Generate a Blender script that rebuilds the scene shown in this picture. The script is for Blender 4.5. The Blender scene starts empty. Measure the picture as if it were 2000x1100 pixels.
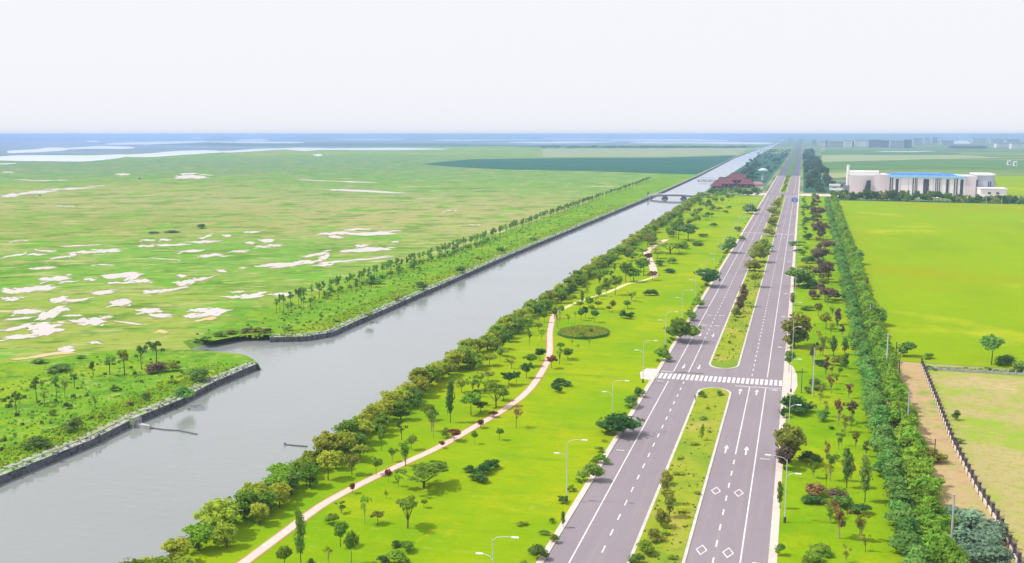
import bpy, bmesh, math, random
import numpy as np
from mathutils import Vector, Matrix
from mathutils.geometry import tessellate_polygon
R = math.radians
scene = bpy.context.scene
col = scene.collection

# ------------------------------------------------------------ camera, sky, sun, exposure
F = 2000.0; H = 60.0; HY = 263.0; VPX = 1568.0
TH = math.atan((550 - HY) / F)
YAW = math.atan((VPX - 1000) / F * math.cos(TH))
cd = bpy.data.cameras.new('camera'); cam = bpy.data.objects.new('camera', cd); col.objects.link(cam)
cam.location = (0, 0, H); cam.rotation_euler = (math.pi / 2 - TH, 0, YAW)
cd.sensor_width = 36; cd.lens = 36.0 * F / 2000.0; cd.clip_start = 0.5; cd.clip_end = 200000
scene.camera = cam
SUN_EL = R(54)
w = bpy.data.worlds.new("World"); scene.world = w; w.use_nodes = True
nt = w.node_tree; nt.nodes.clear()
sky = nt.nodes.new('ShaderNodeTexSky'); sky.sky_type = 'NISHITA'; sky.sun_disc = False
sky.sun_elevation = SUN_EL; sky.sun_rotation = math.atan2(-math.cos(YAW), -math.sin(YAW)); sky.dust_density = 3
mix = nt.nodes.new('ShaderNodeMix'); mix.data_type = 'RGBA'; mix.inputs[0].default_value = 0.93
mix.inputs[7].default_value = (9.75, 9.7, 10.3, 1)
bg = nt.nodes.new('ShaderNodeBackground'); bg.inputs[1].default_value = 0.1
wo = nt.nodes.new('ShaderNodeOutputWorld')
nt.links.new(sky.outputs[0], mix.inputs[6]); nt.links.new(mix.outputs[2], bg.inputs[0]); nt.links.new(bg.outputs[0], wo.inputs[0])
sd = bpy.data.lights.new('sun', 'SUN'); sd.energy = 4.0; sd.angle = R(0.6); sd.color = (1.0, 0.95, 0.86)
sun = bpy.data.objects.new('sun', sd); col.objects.link(sun)
sdir = Vector((math.cos(YAW) * math.cos(SUN_EL), math.sin(YAW) * math.cos(SUN_EL), -math.sin(SUN_EL)))
sun.rotation_euler = sdir.to_track_quat('-Z', 'Y').to_euler(); sun.location = (-200, 0, 58)
scene.view_settings.view_transform = 'Standard'; scene.view_settings.look = 'None'
scene.view_settings.exposure = 0.0; scene.view_settings.gamma = 1

# ------------------------------------------------------------ pixel (2000x1100) to ground
CT, ST, CY, SY = math.cos(TH), math.sin(TH), math.cos(YAW), math.sin(YAW)
def gp(u, v, z=0.0):
    x = (u - 1000) / F; y = (550 - v) / F
    f = CT + y * ST; up = -ST + y * CT
    t = (z - H) / up
    X = x * t; Y = f * t
    return (X * CY - Y * SY, X * SY + Y * CY)
def fwd(x, y): return -x * SY + y * CY
def top_z(x, y, v):
    D = fwd(x, y); yy = (550 - v) / F
    return H + D * (yy * CT - ST) / (CT + yy * ST)
def mpp(x, y, z=0):                      # metres per photo pixel at a point
    return (fwd(x, y) * CT + (H - z) * ST) / F

# ------------------------------------------------------------ materials
MATS = {}
def nodes(name):
    m = bpy.data.materials.new(name); m.use_nodes = True
    n = m.node_tree; b = n.nodes['Principled BSDF']
    return m, n, b
def ramp2(n, fac, c1, c2, lo, hi):
    r = n.nodes.new('ShaderNodeMapRange'); r.inputs[1].default_value = lo; r.inputs[2].default_value = hi
    n.links.new(fac, r.inputs[0])
    return mixc(n, r.outputs[0], c1, c2)
def mixc(n, fac, c1, c2):
    x = n.nodes.new('ShaderNodeMix'); x.data_type = 'RGBA'
    if isinstance(fac, (int, float)): x.inputs[0].default_value = fac
    else: n.links.new(fac, x.inputs[0])
    for i, c in ((6, c1), (7, c2)):
        if isinstance(c, tuple): x.inputs[i].default_value = (*c, 1)
        else: n.links.new(c, x.inputs[i])
    return x.outputs[2]
def noise(n, scale, detail=4, rough=0.6, vec=None, stretch=None):
    if vec is None:
        g = n.nodes.new('ShaderNodeNewGeometry'); vec = g.outputs['Position']
    if stretch:
        mp = n.nodes.new('ShaderNodeMapping'); mp.inputs['Scale'].default_value = stretch
        n.links.new(vec, mp.inputs[0]); vec = mp.outputs[0]
    t = n.nodes.new('ShaderNodeTexNoise'); t.inputs['Scale'].default_value = scale
    t.inputs['Detail'].default_value = detail; t.inputs['Roughness'].default_value = rough
    n.links.new(vec, t.inputs['Vector'])
    return t.outputs['Fac']
def plain(name, c, rough=0.7, metal=0.0, var=0.12, scale=0.8):
    if name in MATS: return MATS[name]
    m, n, b = nodes(name)
    f = noise(n, scale, 5)
    c2 = tuple(max(0, x * (1 - 2 * var)) for x in c); c1 = tuple(min(1, x * (1 + var)) for x in c)
    n.links.new(ramp2(n, f, c2, c1, 0.3, 0.7), b.inputs['Base Color'])
    b.inputs['Roughness'].default_value = rough; b.inputs['Metallic'].default_value = metal
    MATS[name] = m; return m
def leafmat(name, c, c2=None, trans=0.45):
    if name in MATS: return MATS[name]
    m, n, b = nodes(name)
    oi = n.nodes.new('ShaderNodeObjectInfo')
    c2 = c2 or (c[0] * 1.7, c[1] * 1.45, c[2] * 1.1)
    g = n.nodes.new('ShaderNodeNewGeometry')
    f = noise(n, 1.1, 3)
    a = ramp2(n, f, (c[0] * .75, c[1] * .78, c[2] * .85), c2, 0.32, 0.68)
    hs = n.nodes.new('ShaderNodeHueSaturation')
    mr = n.nodes.new('ShaderNodeMapRange'); mr.inputs[3].default_value = 0.72; mr.inputs[4].default_value = 1.25
    n.links.new(oi.outputs['Random'], mr.inputs[0]); n.links.new(mr.outputs[0], hs.inputs['Value'])
    mr2 = n.nodes.new('ShaderNodeMapRange'); mr2.inputs[3].default_value = 0.482; mr2.inputs[4].default_value = 0.512
    mul = n.nodes.new('ShaderNodeMath'); mul.operation = 'MULTIPLY'; mul.inputs[1].default_value = 7.13
    fr = n.nodes.new('ShaderNodeMath'); fr.operation = 'FRACT'
    n.links.new(oi.outputs['Random'], mul.inputs[0]); n.links.new(mul.outputs[0], fr.inputs[0])
    n.links.new(fr.outputs[0], mr2.inputs[0]); n.links.new(mr2.outputs[0], hs.inputs['Hue'])
    n.links.new(a, hs.inputs['Color'])
    n.links.new(hs.outputs[0], b.inputs['Base Color']); b.inputs['Roughness'].default_value = 0.65
    b.inputs['Specular IOR Level'].default_value = 0.08
    tr = n.nodes.new('ShaderNodeBsdfTranslucent'); n.links.new(hs.outputs[0], tr.inputs[0])
    ms = n.nodes.new('ShaderNodeMixShader'); ms.inputs[0].default_value = trans
    n.links.new(b.outputs[0], ms.inputs[1]); n.links.new(tr.outputs[0], ms.inputs[2])
    n.links.new(ms.outputs[0], n.nodes['Material Output'].inputs[0])
    MATS[name] = m; return m
def groundmat(name, base, layers, rough=0.95):
    """layers: (scale, colour, lo, hi, stretch) each mixed in over the base where noise exceeds lo..hi"""
    if name in MATS: return MATS[name]
    m, n, b = nodes(name); c = base
    for i, L in enumerate(layers):
        sc, cc, lo, hi = L[:4]
        st = L[4] if len(L) > 4 else None
        g = n.nodes.new('ShaderNodeNewGeometry')
        off = n.nodes.new('ShaderNodeVectorMath'); off.operation = 'ADD'; off.inputs[1].default_value = (i * 517.3, i * 211.7, 0)
        n.links.new(g.outputs['Position'], off.inputs[0])
        f = noise(n, sc, 5, 0.62, off.outputs[0], st)
        r = n.nodes.new('ShaderNodeMapRange'); r.inputs[1].default_value = lo; r.inputs[2].default_value = hi
        n.links.new(f, r.inputs[0])
        c = mixc(n, r.outputs[0], c, cc)
    n.links.new(c, b.inputs['Base Color']); b.inputs['Roughness'].default_value = rough
    b.inputs['Specular IOR Level'].default_value = 0.0 if 'grass' in name or 'field' in name or 'green' in name else 0.15
    MATS[name] = m; return m

M_lawn = groundmat('lawn_grass', (0.246, 0.344, 0.003), [
    (0.018, (0.155, 0.309, 0.003), 0.45, 0.62), (0.045, (0.327, 0.367, 0.005), 0.52, 0.7), (0.25, (0.178, 0.293, 0.003), 0.5, 0.75, (0.6, 1.6, 1)),
    (1.6, (0.148, 0.251, 0.003), 0.55, 0.8), (0.09, (0.348, 0.337, 0.013), 0.62, 0.75, (1.6, .6, 1)), (0.05, (0.153, 0.289, 0.006), 0.57, 0.68, (.8, 2.2, 1)), (0.5, (0.257, 0.336, 0.016), 0.56, 0.68, (.5, 1.6, 1)), (0.07, (0.376, 0.378, 0.080), 0.66, 0.74)])
M_verge = groundmat('verge_grass', (0.200, 0.334, 0.003), [
    (0.03, (0.124, 0.270, 0.003), 0.5, 0.65), (0.06, (0.323, 0.356, 0.006), 0.52, 0.68), (0.4, (0.154, 0.257, 0.003), 0.5, 0.75), (1.8, (0.130, 0.228, 0.003), 0.55, 0.8)])
M_median = groundmat('median_grass', (0.264, 0.320, 0.024), [
    (0.05, (0.160, 0.272, 0.024), 0.48, 0.62), (0.08, (0.400, 0.320, 0.088), 0.55, 0.68, (1.5, .7, 1)), (0.5, (0.152, 0.224, 0.024), 0.52, 0.7), (2.0, (0.352, 0.352, 0.048), 0.55, 0.75)])
M_field = groundmat('crop_field_green', (0.217, 0.332, 0.003), [
    (0.006, (0.246, 0.297, 0.003), 0.48, 0.62), (0.02, (0.188, 0.297, 0.003), 0.5, 0.7, (1, .4, 1)), (0.3, (0.212, 0.286, 0.006), 0.55, 0.8, (4, .3, 1)), (0.9, (0.230, 0.381, 0.005), 0.52, 0.75, (.04, 1.0, 1)), (0.012, (0.350, 0.391, 0.016), 0.58, 0.68)])
M_field_ = None
M_dirt = groundmat('bare_dirt', (0.442, 0.315, 0.162), [
    (0.05, (0.357, 0.340, 0.102), 0.5, 0.62), (0.09, (0.187, 0.306, 0.034), 0.56, 0.66), (0.6, (0.323, 0.230, 0.119), 0.5, 0.75), (2.2, (0.493, 0.391, 0.238), 0.55, 0.75)])
M_lot = groundmat('dry_lot', (0.38, 0.33, 0.13), [
    (0.04, (0.24, 0.36, 0.02), 0.46, 0.55), (0.03, (0.48, 0.36, 0.19), 0.50, 0.60), (0.12, (0.30, 0.35, 0.05), 0.5, 0.6), (0.5, (0.31, 0.28, 0.09), 0.5, 0.66), (2.0, (0.24, 0.20, 0.08), 0.56, 0.7)])
M_bank = groundmat('wild_bank_grass', (0.136, 0.293, 0.016), [
    (0.03, (0.232, 0.342, 0.014), 0.48, 0.62), (0.12, (0.080, 0.203, 0.018), 0.5, 0.65), (0.5, (0.071, 0.156, 0.014), 0.56, 0.7), (0.8, (0.341, 0.358, 0.087), 0.58, 0.72), (0.25, (0.26, 0.36, 0.07), 0.54, 0.66), (1.4, (0.10, 0.21, 0.02), 0.52, 0.68)])
M_farfield = groundmat('far_field', (0.170, 0.250, 0.072), [
    (0.0016, (0.093, 0.172, 0.072), 0.46, 0.54, (.5, 2, 1)), (0.004, (0.289, 0.296, 0.128), 0.52, 0.58, (.4, 2.2, 1)), (0.02, (0.128, 0.203, 0.064), 0.5, 0.7)])
M_tealfield = groundmat('dark_teal_field', (0.036, 0.116, 0.077), [(0.004, (0.048, 0.136, 0.081), 0.45, 0.65, (.5, 2, 1)), (0.03, (0.028, 0.096, 0.059), 0.5, 0.7)])  # darker teal-green tone for far ground
M_pale = groundmat('pale_field', (0.306, 0.335, 0.176), [(0.01, (0.238, 0.312, 0.136), 0.45, 0.6, (.5, 2, 1))])
M_fieldb = groundmat('mid_green_field', (0.119, 0.218, 0.064), [(0.01, (0.085, 0.179, 0.064), 0.45, 0.6, (.5, 2, 1))])
M_tan = groundmat('sandy_mud', (0.55, 0.42, 0.24), [(0.2, (0.36, 0.40, 0.10), 0.5, 0.65)])
M_asph = groundmat('asphalt', (0.260, 0.222, 0.247), [
    (0.02, (0.240, 0.204, 0.228), 0.4, 0.65), (0.25, (0.276, 0.238, 0.258), 0.5, 0.7, (3, .12, 1)), (1.0, (0.224, 0.191, 0.213), 0.55, 0.75, (2.5, .25, 1)), (0.12, (0.215, 0.190, 0.200), 0.60, 0.68, (2.2, .05, 1)), (0.5, (0.30, 0.26, 0.27), 0.66, 0.74, (1.6, .5, 1)), (6, (0.288, 0.250, 0.274), 0.6, 0.8)], 0.85)
M_asphd = groundmat('cloud_shaded_asphalt', (0.11, 0.11, 0.15), [(0.02, (0.14, 0.14, 0.18), 0.45, 0.6)], 0.85)  # cloud-shadow darkness of the far road, put into the asphalt colour
M_pave = groundmat('pink_paving', (0.66, 0.52, 0.46), [(0.15, (0.55, 0.43, 0.38), 0.5, 0.7), (1.2, (0.74, 0.62, 0.55), 0.55, 0.75)], 0.85)
M_path = groundmat('path_paving', (0.70, 0.49, 0.43), [(0.1, (0.70, 0.48, 0.38), 0.5, 0.68), (0.8, (0.86, 0.70, 0.62), 0.55, 0.75)], 0.85)
M_pathb = groundmat('sandy_path', (0.62, 0.60, 0.30), [(0.1, (0.50, 0.54, 0.18), 0.5, 0.68)], 0.9)
M_kerb = plain("kerb_stone", (0.58, 0.55, 0.50), 0.8, 0, 0.12, 0.6)
M_mark = groundmat('road_paint', (0.72, 0.70, 0.70), [(1.3, (0.50, 0.46, 0.48), 0.5, 0.68), (0.15, (0.60, 0.57, 0.58), 0.5, 0.62)], 0.6)
M_trunk = plain('bark', (0.11, 0.08, 0.05), 0.9, 0, 0.25, 3)
M_palebark = plain('pale_bark', (0.36, 0.30, 0.22), 0.9, 0, 0.2, 3)
M_white = plain('white_paint', (0.80, 0.80, 0.80), 0.5, 0, 0.04, 0.2)
M_pink = plain('pinkish_cladding', (0.66, 0.60, 0.63), 0.6, 0, 0.05, 0.05)
M_grey = plain('grey_concrete', (0.42, 0.42, 0.43), 0.85, 0, 0.12, 0.5)
M_dgrey = plain('dark_grey', (0.10, 0.11, 0.13), 0.7, 0, 0.15, 0.5)
M_lamp = plain('lamp_metal', (0.60, 0.65, 0.66), 0.4, 0.2, 0.03, 1)
M_lampbase = plain('lamp_base_dark', (0.06, 0.06, 0.07), 0.6, 0, 0.05, 1)
M_blue = plain('blue_roof_sheet', (0.015, 0.20, 0.68), 0.5, 0, 0.10, 0.05)
M_lblue = plain('pale_blue_fascia', (0.30, 0.62, 0.90), 0.5, 0, 0.06, 0.05)
M_red = plain('red_roof_tile', (0.16, 0.042, 0.062), 0.7, 0, 0.15, 0.4)
M_redwall = plain('reddish_wall', (0.35, 0.20, 0.18), 0.8, 0, 0.15, 0.4)
M_glass = plain('dark_window_glass', (0.05, 0.05, 0.075), 0.25, 0, 0.1, 0.1)
M_signblue = plain('sign_blue', (0.01, 0.12, 0.62), 0.5, 0, 0.03, 0.5)
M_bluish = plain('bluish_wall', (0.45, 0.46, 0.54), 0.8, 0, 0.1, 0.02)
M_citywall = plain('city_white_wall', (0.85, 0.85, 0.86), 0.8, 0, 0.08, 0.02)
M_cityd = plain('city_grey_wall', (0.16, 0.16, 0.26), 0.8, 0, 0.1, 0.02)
M_stonewall = groundmat('rubble_wall_stone', (0.12, 0.12, 0.135), [(0.7, (0.055, 0.055, 0.065), 0.45, 0.6), (2.5, (0.24, 0.25, 0.25), 0.56, 0.7)])
M_stonetop = groundmat('rubble_coping', (0.38, 0.41, 0.36), [(1.2, (0.15, 0.15, 0.16), 0.48, 0.58), (0.3, (0.24, 0.37, 0.12), 0.52, 0.62), (2.5, (0.60, 0.60, 0.57), 0.58, 0.7)])
M_fencew = plain('fence_white_plinth', (0.72, 0.66, 0.60), 0.8, 0, 0.1, 1)
M_fenced = plain('fence_dark_panel', (0.10, 0.075, 0.10), 0.7, 0, 0.15, 1)

def marsh_mat():
    m, n, b = nodes('marsh_grass')
    g = n.nodes.new('ShaderNodeNewGeometry'); P = g.outputs['Position']
    base = (0.154, 0.279, 0.030)
    c = ramp2(n, noise(n, 0.0035, 4, .55, P, (1, .6, 1)), (0.126, 0.292, 0.030), (0.277, 0.318, 0.065), 0.42, 0.6)
    # drier tan belt in the middle distance (around a point of the marsh), greener beyond it
    def spot(cx, cy, rx, ry):
        mp = n.nodes.new('ShaderNodeMapping'); mp.vector_type = 'TEXTURE'
        mp.inputs['Location'].default_value = (cx, cy, 0); mp.inputs['Scale'].default_value = (rx, ry, 1)
        n.links.new(P, mp.inputs[0])
        gr = n.nodes.new('ShaderNodeTexGradient'); gr.gradient_type = 'SPHERICAL'; n.links.new(mp.outputs[0], gr.inputs[0])
        r = n.nodes.new('ShaderNodeMapRange'); r.inputs[1].default_value = 0.0; r.inputs[2].default_value = 0.6
        n.links.new(gr.outputs[0], r.inputs[0]); return r.outputs[0]
    def mul(a, k):
        q = n.nodes.new('ShaderNodeMath'); q.operation = 'MULTIPLY'
        n.links.new(a, q.inputs[0])
        if isinstance(k, float): q.inputs[1].default_value = k
        else: n.links.new(k, q.inputs[1])
        return q.outputs[0]
    for (u, v, rx, ry, cc, k) in ((700, 410, 330, 420, (0.371, 0.326, 0.145), .8), (430, 385, 380, 420, (0.330, 0.315, 0.150), .6), (1000, 350, 330, 600, (0.144, 0.284, 0.075), .8),
                              (100, 440, 200, 230, (0.191, 0.263, 0.040), .6), (640, 318, 900, 1100, (0.129, 0.226, 0.115), .9), (60, 325, 700, 800, (0.134, 0.221, 0.120), .8), (300, 510, 150, 160, (0.103, 0.304, 0.028), .7), (150, 640, 110, 110, (0.247, 0.315, 0.050), .5)):
        x, y = gp(u, v)
        c = mixc(n, mul(spot(x, y, rx, ry), float(k)), c, cc)
    for sc, cc, lo, hi, st, am in ((0.02, (0.088, 0.210, 0.020), 0.53, 0.62, (1, 1, 1), .8), (0.03, (0.340, 0.326, 0.130), 0.55, 0.64, (.8, 1, 1), .8), (0.028, (0.124, 0.326, 0.025), 0.55, 0.63, (1, .8, 1), .9),
                           (0.075, (0.077, 0.179, 0.020), 0.56, 0.64, (.5, 1.5, 1), .85), (0.07, (0.371, 0.389, 0.160), 0.57, 0.65, (.5, 1.5, 1), .9), (0.2, (0.103, 0.231, 0.020), 0.55, 0.66, (.7, 1.3, 1), .7), (0.17, (0.319, 0.378, 0.110), 0.56, 0.66, (.7, 1.3, 1), .8),
                           (0.05, (0.309, 0.231, 0.100), 0.62, 0.70, (.6, 1.4, 1), .7), (0.024, (0.494, 0.452, 0.270), 0.655, 0.70, (.6, 1.3, 1), .9)):
        off = n.nodes.new('ShaderNodeVectorMath'); off.operation = 'ADD'; off.inputs[1].default_value = (sc * 9e4, sc * 3e4 + 77, 0)
        n.links.new(P, off.inputs[0])
        vr = n.nodes.new('ShaderNodeVectorRotate'); vr.rotation_type = 'Z_AXIS'; vr.inputs['Angle'].default_value = -0.45
        n.links.new(off.outputs[0], vr.inputs['Vector'])
        f = noise(n, sc, 4, .6, vr.outputs[0], st)
        r = n.nodes.new('ShaderNodeMapRange'); r.inputs[1].default_value = lo; r.inputs[2].default_value = hi
        n.links.new(f, r.inputs[0]); c = mixc(n, mul(r.outputs[0], am), c, cc)
    n.links.new(c, b.inputs['Base Color']); b.inputs['Roughness'].default_value = 0.95; b.inputs['Specular IOR Level'].default_value = 0.0
    return m
M_marsh = marsh_mat()
def water_mat(name, c, rough, bs, bscale):
    m, n, b = nodes(name)
    f = noise(n, 0.01, 3)
    n.links.new(ramp2(n, f, tuple(x * .93 for x in c), tuple(min(1, x * 1.05) for x in c), .35, .65), b.inputs['Base Color'])
    b.inputs['Roughness'].default_value = rough; b.inputs['IOR'].default_value = 1.6
    h = noise(n, bscale, 4, .6, None, (.45, 1.3, 1))
    bp = n.nodes.new('ShaderNodeBump'); bp.inputs['Strength'].default_value = bs; bp.inputs['Distance'].default_value = 0.25
    if 'canal' in name:
        g2 = n.nodes.new('ShaderNodeNewGeometry'); sp = n.nodes.new('ShaderNodeSeparateXYZ'); n.links.new(g2.outputs['Position'], sp.inputs[0])
        mr = n.nodes.new('ShaderNodeMapRange'); mr.inputs[1].default_value = 150; mr.inputs[2].default_value = 900; mr.inputs[3].default_value = bs; mr.inputs[4].default_value = 0.03
        n.links.new(sp.outputs['Y'], mr.inputs[0])
        wp = noise(n, 0.018, 3, .5, None, (1.6, .5, 1)); wm = n.nodes.new('ShaderNodeMapRange'); wm.inputs[1].default_value = .38; wm.inputs[2].default_value = .62; wm.inputs[3].default_value = .35; wm.inputs[4].default_value = 1.15
        n.links.new(wp, wm.inputs[0]); mm = n.nodes.new('ShaderNodeMath'); mm.operation = 'MULTIPLY'
        n.links.new(mr.outputs[0], mm.inputs[0]); n.links.new(wm.outputs[0], mm.inputs[1]); n.links.new(mm.outputs[0], bp.inputs['Strength'])
    n.links.new(h, bp.inputs['Height']); n.links.new(bp.outputs[0], b.inputs['Normal'])
    return m
M_water = water_mat('canal_water', (0.245, 0.265, 0.258), 0.05, 0.55, 0.5)
M_pool = water_mat('mud_pool_water', (0.56, 0.50, 0.46), 0.35, 0.05, 0.4)
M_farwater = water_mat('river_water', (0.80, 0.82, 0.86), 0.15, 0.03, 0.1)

# ------------------------------------------------------------ object helpers
PENDING = []
def tag(o, label=None, cat=None, group=None, kind=None):
    if label: o['label'] = label
    if cat: o['category'] = cat
    if group: o['group'] = group
    if kind: o['kind'] = kind
    return o
def mesh_obj(name, verts, faces, mat, parent=None, loc=None, smooth=False):
    me = bpy.data.meshes.new(name); me.from_pydata([tuple(v) for v in verts], [], faces); me.update()
    if mat: me.materials.append(mat)
    if smooth: me.polygons.foreach_set('use_smooth', [True] * len(me.polygons))
    o = bpy.data.objects.new(name, me); col.objects.link(o)
    if parent: o.parent = parent
    if loc: o.location = loc
    return o
def sheet(name, pts, z, mat, kind='structure', holes=None):
    pts = [(p[0], p[1]) for p in pts]
    tri = tessellate_polygon([[Vector((x, y, 0)) for x, y in pts]])
    fs = []
    for t in tri:
        a, b, c = [pts[i] for i in t]
        s = (b[0] - a[0]) * (c[1] - a[1]) - (b[1] - a[1]) * (c[0] - a[0])
        if abs(s) < 1e-7: continue
        fs.append(tuple(t) if s > 0 else tuple(reversed(t)))
    o = mesh_obj(name, [(x, y, z) for x, y in pts], fs, mat)
    if kind: o['kind'] = kind
    return o
class MB:
    def __init__(s): s.v = []; s.f = []
    def box(s, x0, x1, y0, y1, z0, z1):
        b = len(s.v)
        s.v += [(x0, y0, z0), (x1, y0, z0), (x1, y1, z0), (x0, y1, z0), (x0, y0, z1), (x1, y0, z1), (x1, y1, z1), (x0, y1, z1)]
        s.f += [tuple(b + i for i in q) for q in ((3, 2, 1, 0), (4, 5, 6, 7), (0, 1, 5, 4), (1, 2, 6, 5), (2, 3, 7, 6), (3, 0, 4, 7))]
    def quad(s, pts):
        b = len(s.v); s.v += list(pts); s.f.append(tuple(range(b, b + len(pts))))
    def prism(s, poly, z0, z1):
        b = len(s.v); n = len(poly)
        s.v += [(x, y, z0) for x, y in poly] + [(x, y, z1) for x, y in poly]
        s.f.append(tuple(b + n + i for i in range(n))); s.f.append(tuple(b + n - 1 - i for i in range(n)))
        for i in range(n): j = (i + 1) % n; s.f.append((b + i, b + j, b + n + j, b + n + i))
    def tube(s, pts, rad, k=6):
        pts = [Vector(p) for p in pts]
        if not hasattr(rad, '__len__'): rad = [rad] * len(pts)
        b = len(s.v)
        for i, p in enumerate(pts):
            d = (pts[min(i + 1, len(pts) - 1)] - pts[max(i - 1, 0)]).normalized()
            a = d.cross(Vector((0, 1, 0.01)) if abs(d.z) > .7 else Vector((0, 0, 1))).normalized(); c = d.cross(a)
            for j in range(k):
                t = 2 * math.pi * j / k; q = p + rad[i] * (math.cos(t) * a + math.sin(t) * c); s.v.append(tuple(q))
        for i in range(len(pts) - 1):
            for j in range(k):
                s.f.append((b + i * k + j, b + i * k + (j + 1) % k, b + (i + 1) * k + (j + 1) % k, b + (i + 1) * k + j))
        s.f.append(tuple(b + j for j in reversed(range(k)))); e = b + (len(pts) - 1) * k; s.f.append(tuple(e + j for j in range(k)))
    def build(s, name, mat, parent=None, smooth=False): return mesh_obj(name, s.v, s.f, mat, parent, None, smooth)
def empty(name, loc=(0, 0, 0), rz=0):
    o = bpy.data.objects.new(name, None); col.objects.link(o); o.location = loc; o.rotation_euler = (0, 0, rz); o.empty_display_size = .5
    return o
def copy_tree(o, parent=None):
    c = o.copy(); col.objects.link(c)
    if parent: c.parent = parent
    for ch in [q for q in o.children]: copy_tree(ch, c)
    return c
def densify(pts, step):
    out = []
    for a, b in zip(pts[:-1], pts[1:]):
        n = max(1, int(math.dist(a, b) / step))
        for i in range(n): t = i / n; out.append((a[0] + (b[0] - a[0]) * t, a[1] + (b[1] - a[1]) * t))
    out.append(pts[-1]); return out
def offset(pts, d):
    out = []
    for i, p in enumerate(pts):
        a = pts[max(0, i - 1)]; b = pts[min(len(pts) - 1, i + 1)]
        t = Vector((b[0] - a[0], b[1] - a[1])).normalized(); dd = d[i] if hasattr(d, '__len__') else d
        out.append((p[0] - t.y * dd, p[1] + t.x * dd))
    return out
def smoothline(pts, n=4):
    out = []
    P = [pts[0]] + list(pts) + [pts[-1]]
    for i in range(1, len(P) - 2):
        p0, p1, p2, p3 = [Vector((*P[j], 0)) for j in (i - 1, i, i + 1, i + 2)]
        for k in range(n):
            t = k / n
            q = .5 * ((2 * p1) + (-p0 + p2) * t + (2 * p0 - 5 * p1 + 4 * p2 - p3) * t * t + (-p0 + 3 * p1 - 3 * p2 + p3) * t ** 3)
            out.append((q.x, q.y))
    out.append(tuple(pts[-1])); return out

# ------------------------------------------------------------ terrain, canal, roads
WZ = -1.8
BIG = 60000
mesh_obj('ground', [(-BIG, -BIG, -5), (BIG, -BIG, -5), (BIG, BIG, -5), (-BIG, BIG, -5)], [(0, 1, 2, 3)], M_farfield)['kind'] = 'structure'
# left shore at water level, near to far
pen_wall = [(-128, 20)] + [(-130, 90)] + [gp(u, v, WZ) for u, v in ((4, 947), (182, 873), (269, 829), (356, 793), (422, 757), (470, 737), (505, 722))]
pen_tip = [gp(u, v, -.4) for u, v in ((510, 713), (498, 702), (476, 693), (418, 688), (378, 685))]
inlet_top = [gp(u, v, WZ) for u, v in ((376, 681), (411, 671), (473, 660), (524, 660))]
main_wall = [gp(u, v, WZ) for u, v in ((528, 669), (600, 667), (651, 658), (700, 636), (1000, 502), (1270, 388), (1366, 344), (1436, 308), (1482, 291), (1528, 274.5))]
main_wall += [(main_wall[-1][0] * 4.5 , 45000)]
left_shore = pen_wall + pen_tip + inlet_top + main_wall
right_water = [(-84, 20), (-85.5, 118), (-86.5, 176), (-87, 260), (-91, 500), (-94.5, 760), (-97, 1010)] + [gp(u, v, WZ) for u, v in ((1401, 357), (1460, 320), (1484, 302), (1532, 274.5))]
right_water += [(right_water[-1][0] * 4.4, 45000)]
ptop = offset(pen_wall, 1.5) + offset(pen_tip, .7) ; mtop = offset(inlet_top, 3.5) + offset(main_wall, 1.5)
ltop = ptop + mtop
rtop = offset(right_water, -1.2)
# left marsh land
sheet('marsh', ltop + [(-BIG, 45000), (-BIG, 20)], 0.0, M_marsh)
sheet('right_land', [(BIG, 20), (BIG, 45000)] + rtop[::-1], 0.0, M_farfield)
water_poly = [(x - 6, y) for x, y in (left_shore[:len(pen_wall)])] + [(x - 4, y + 1) for x, y in pen_tip] + [(x - 4, y) for x, y in inlet_top] + [(x - 6, y) for x, y in main_wall] + [(x + 6, y) for x, y in right_water[::-1]]
minx = 0
sheet('canal_water', [(-190, 20), (-190, 262), (-165, 300)] + [(x - 8, y) for x, y in main_wall[4:]] + [(x + 3, y) for x, y in right_water[::-1]], WZ, M_water)

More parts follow.
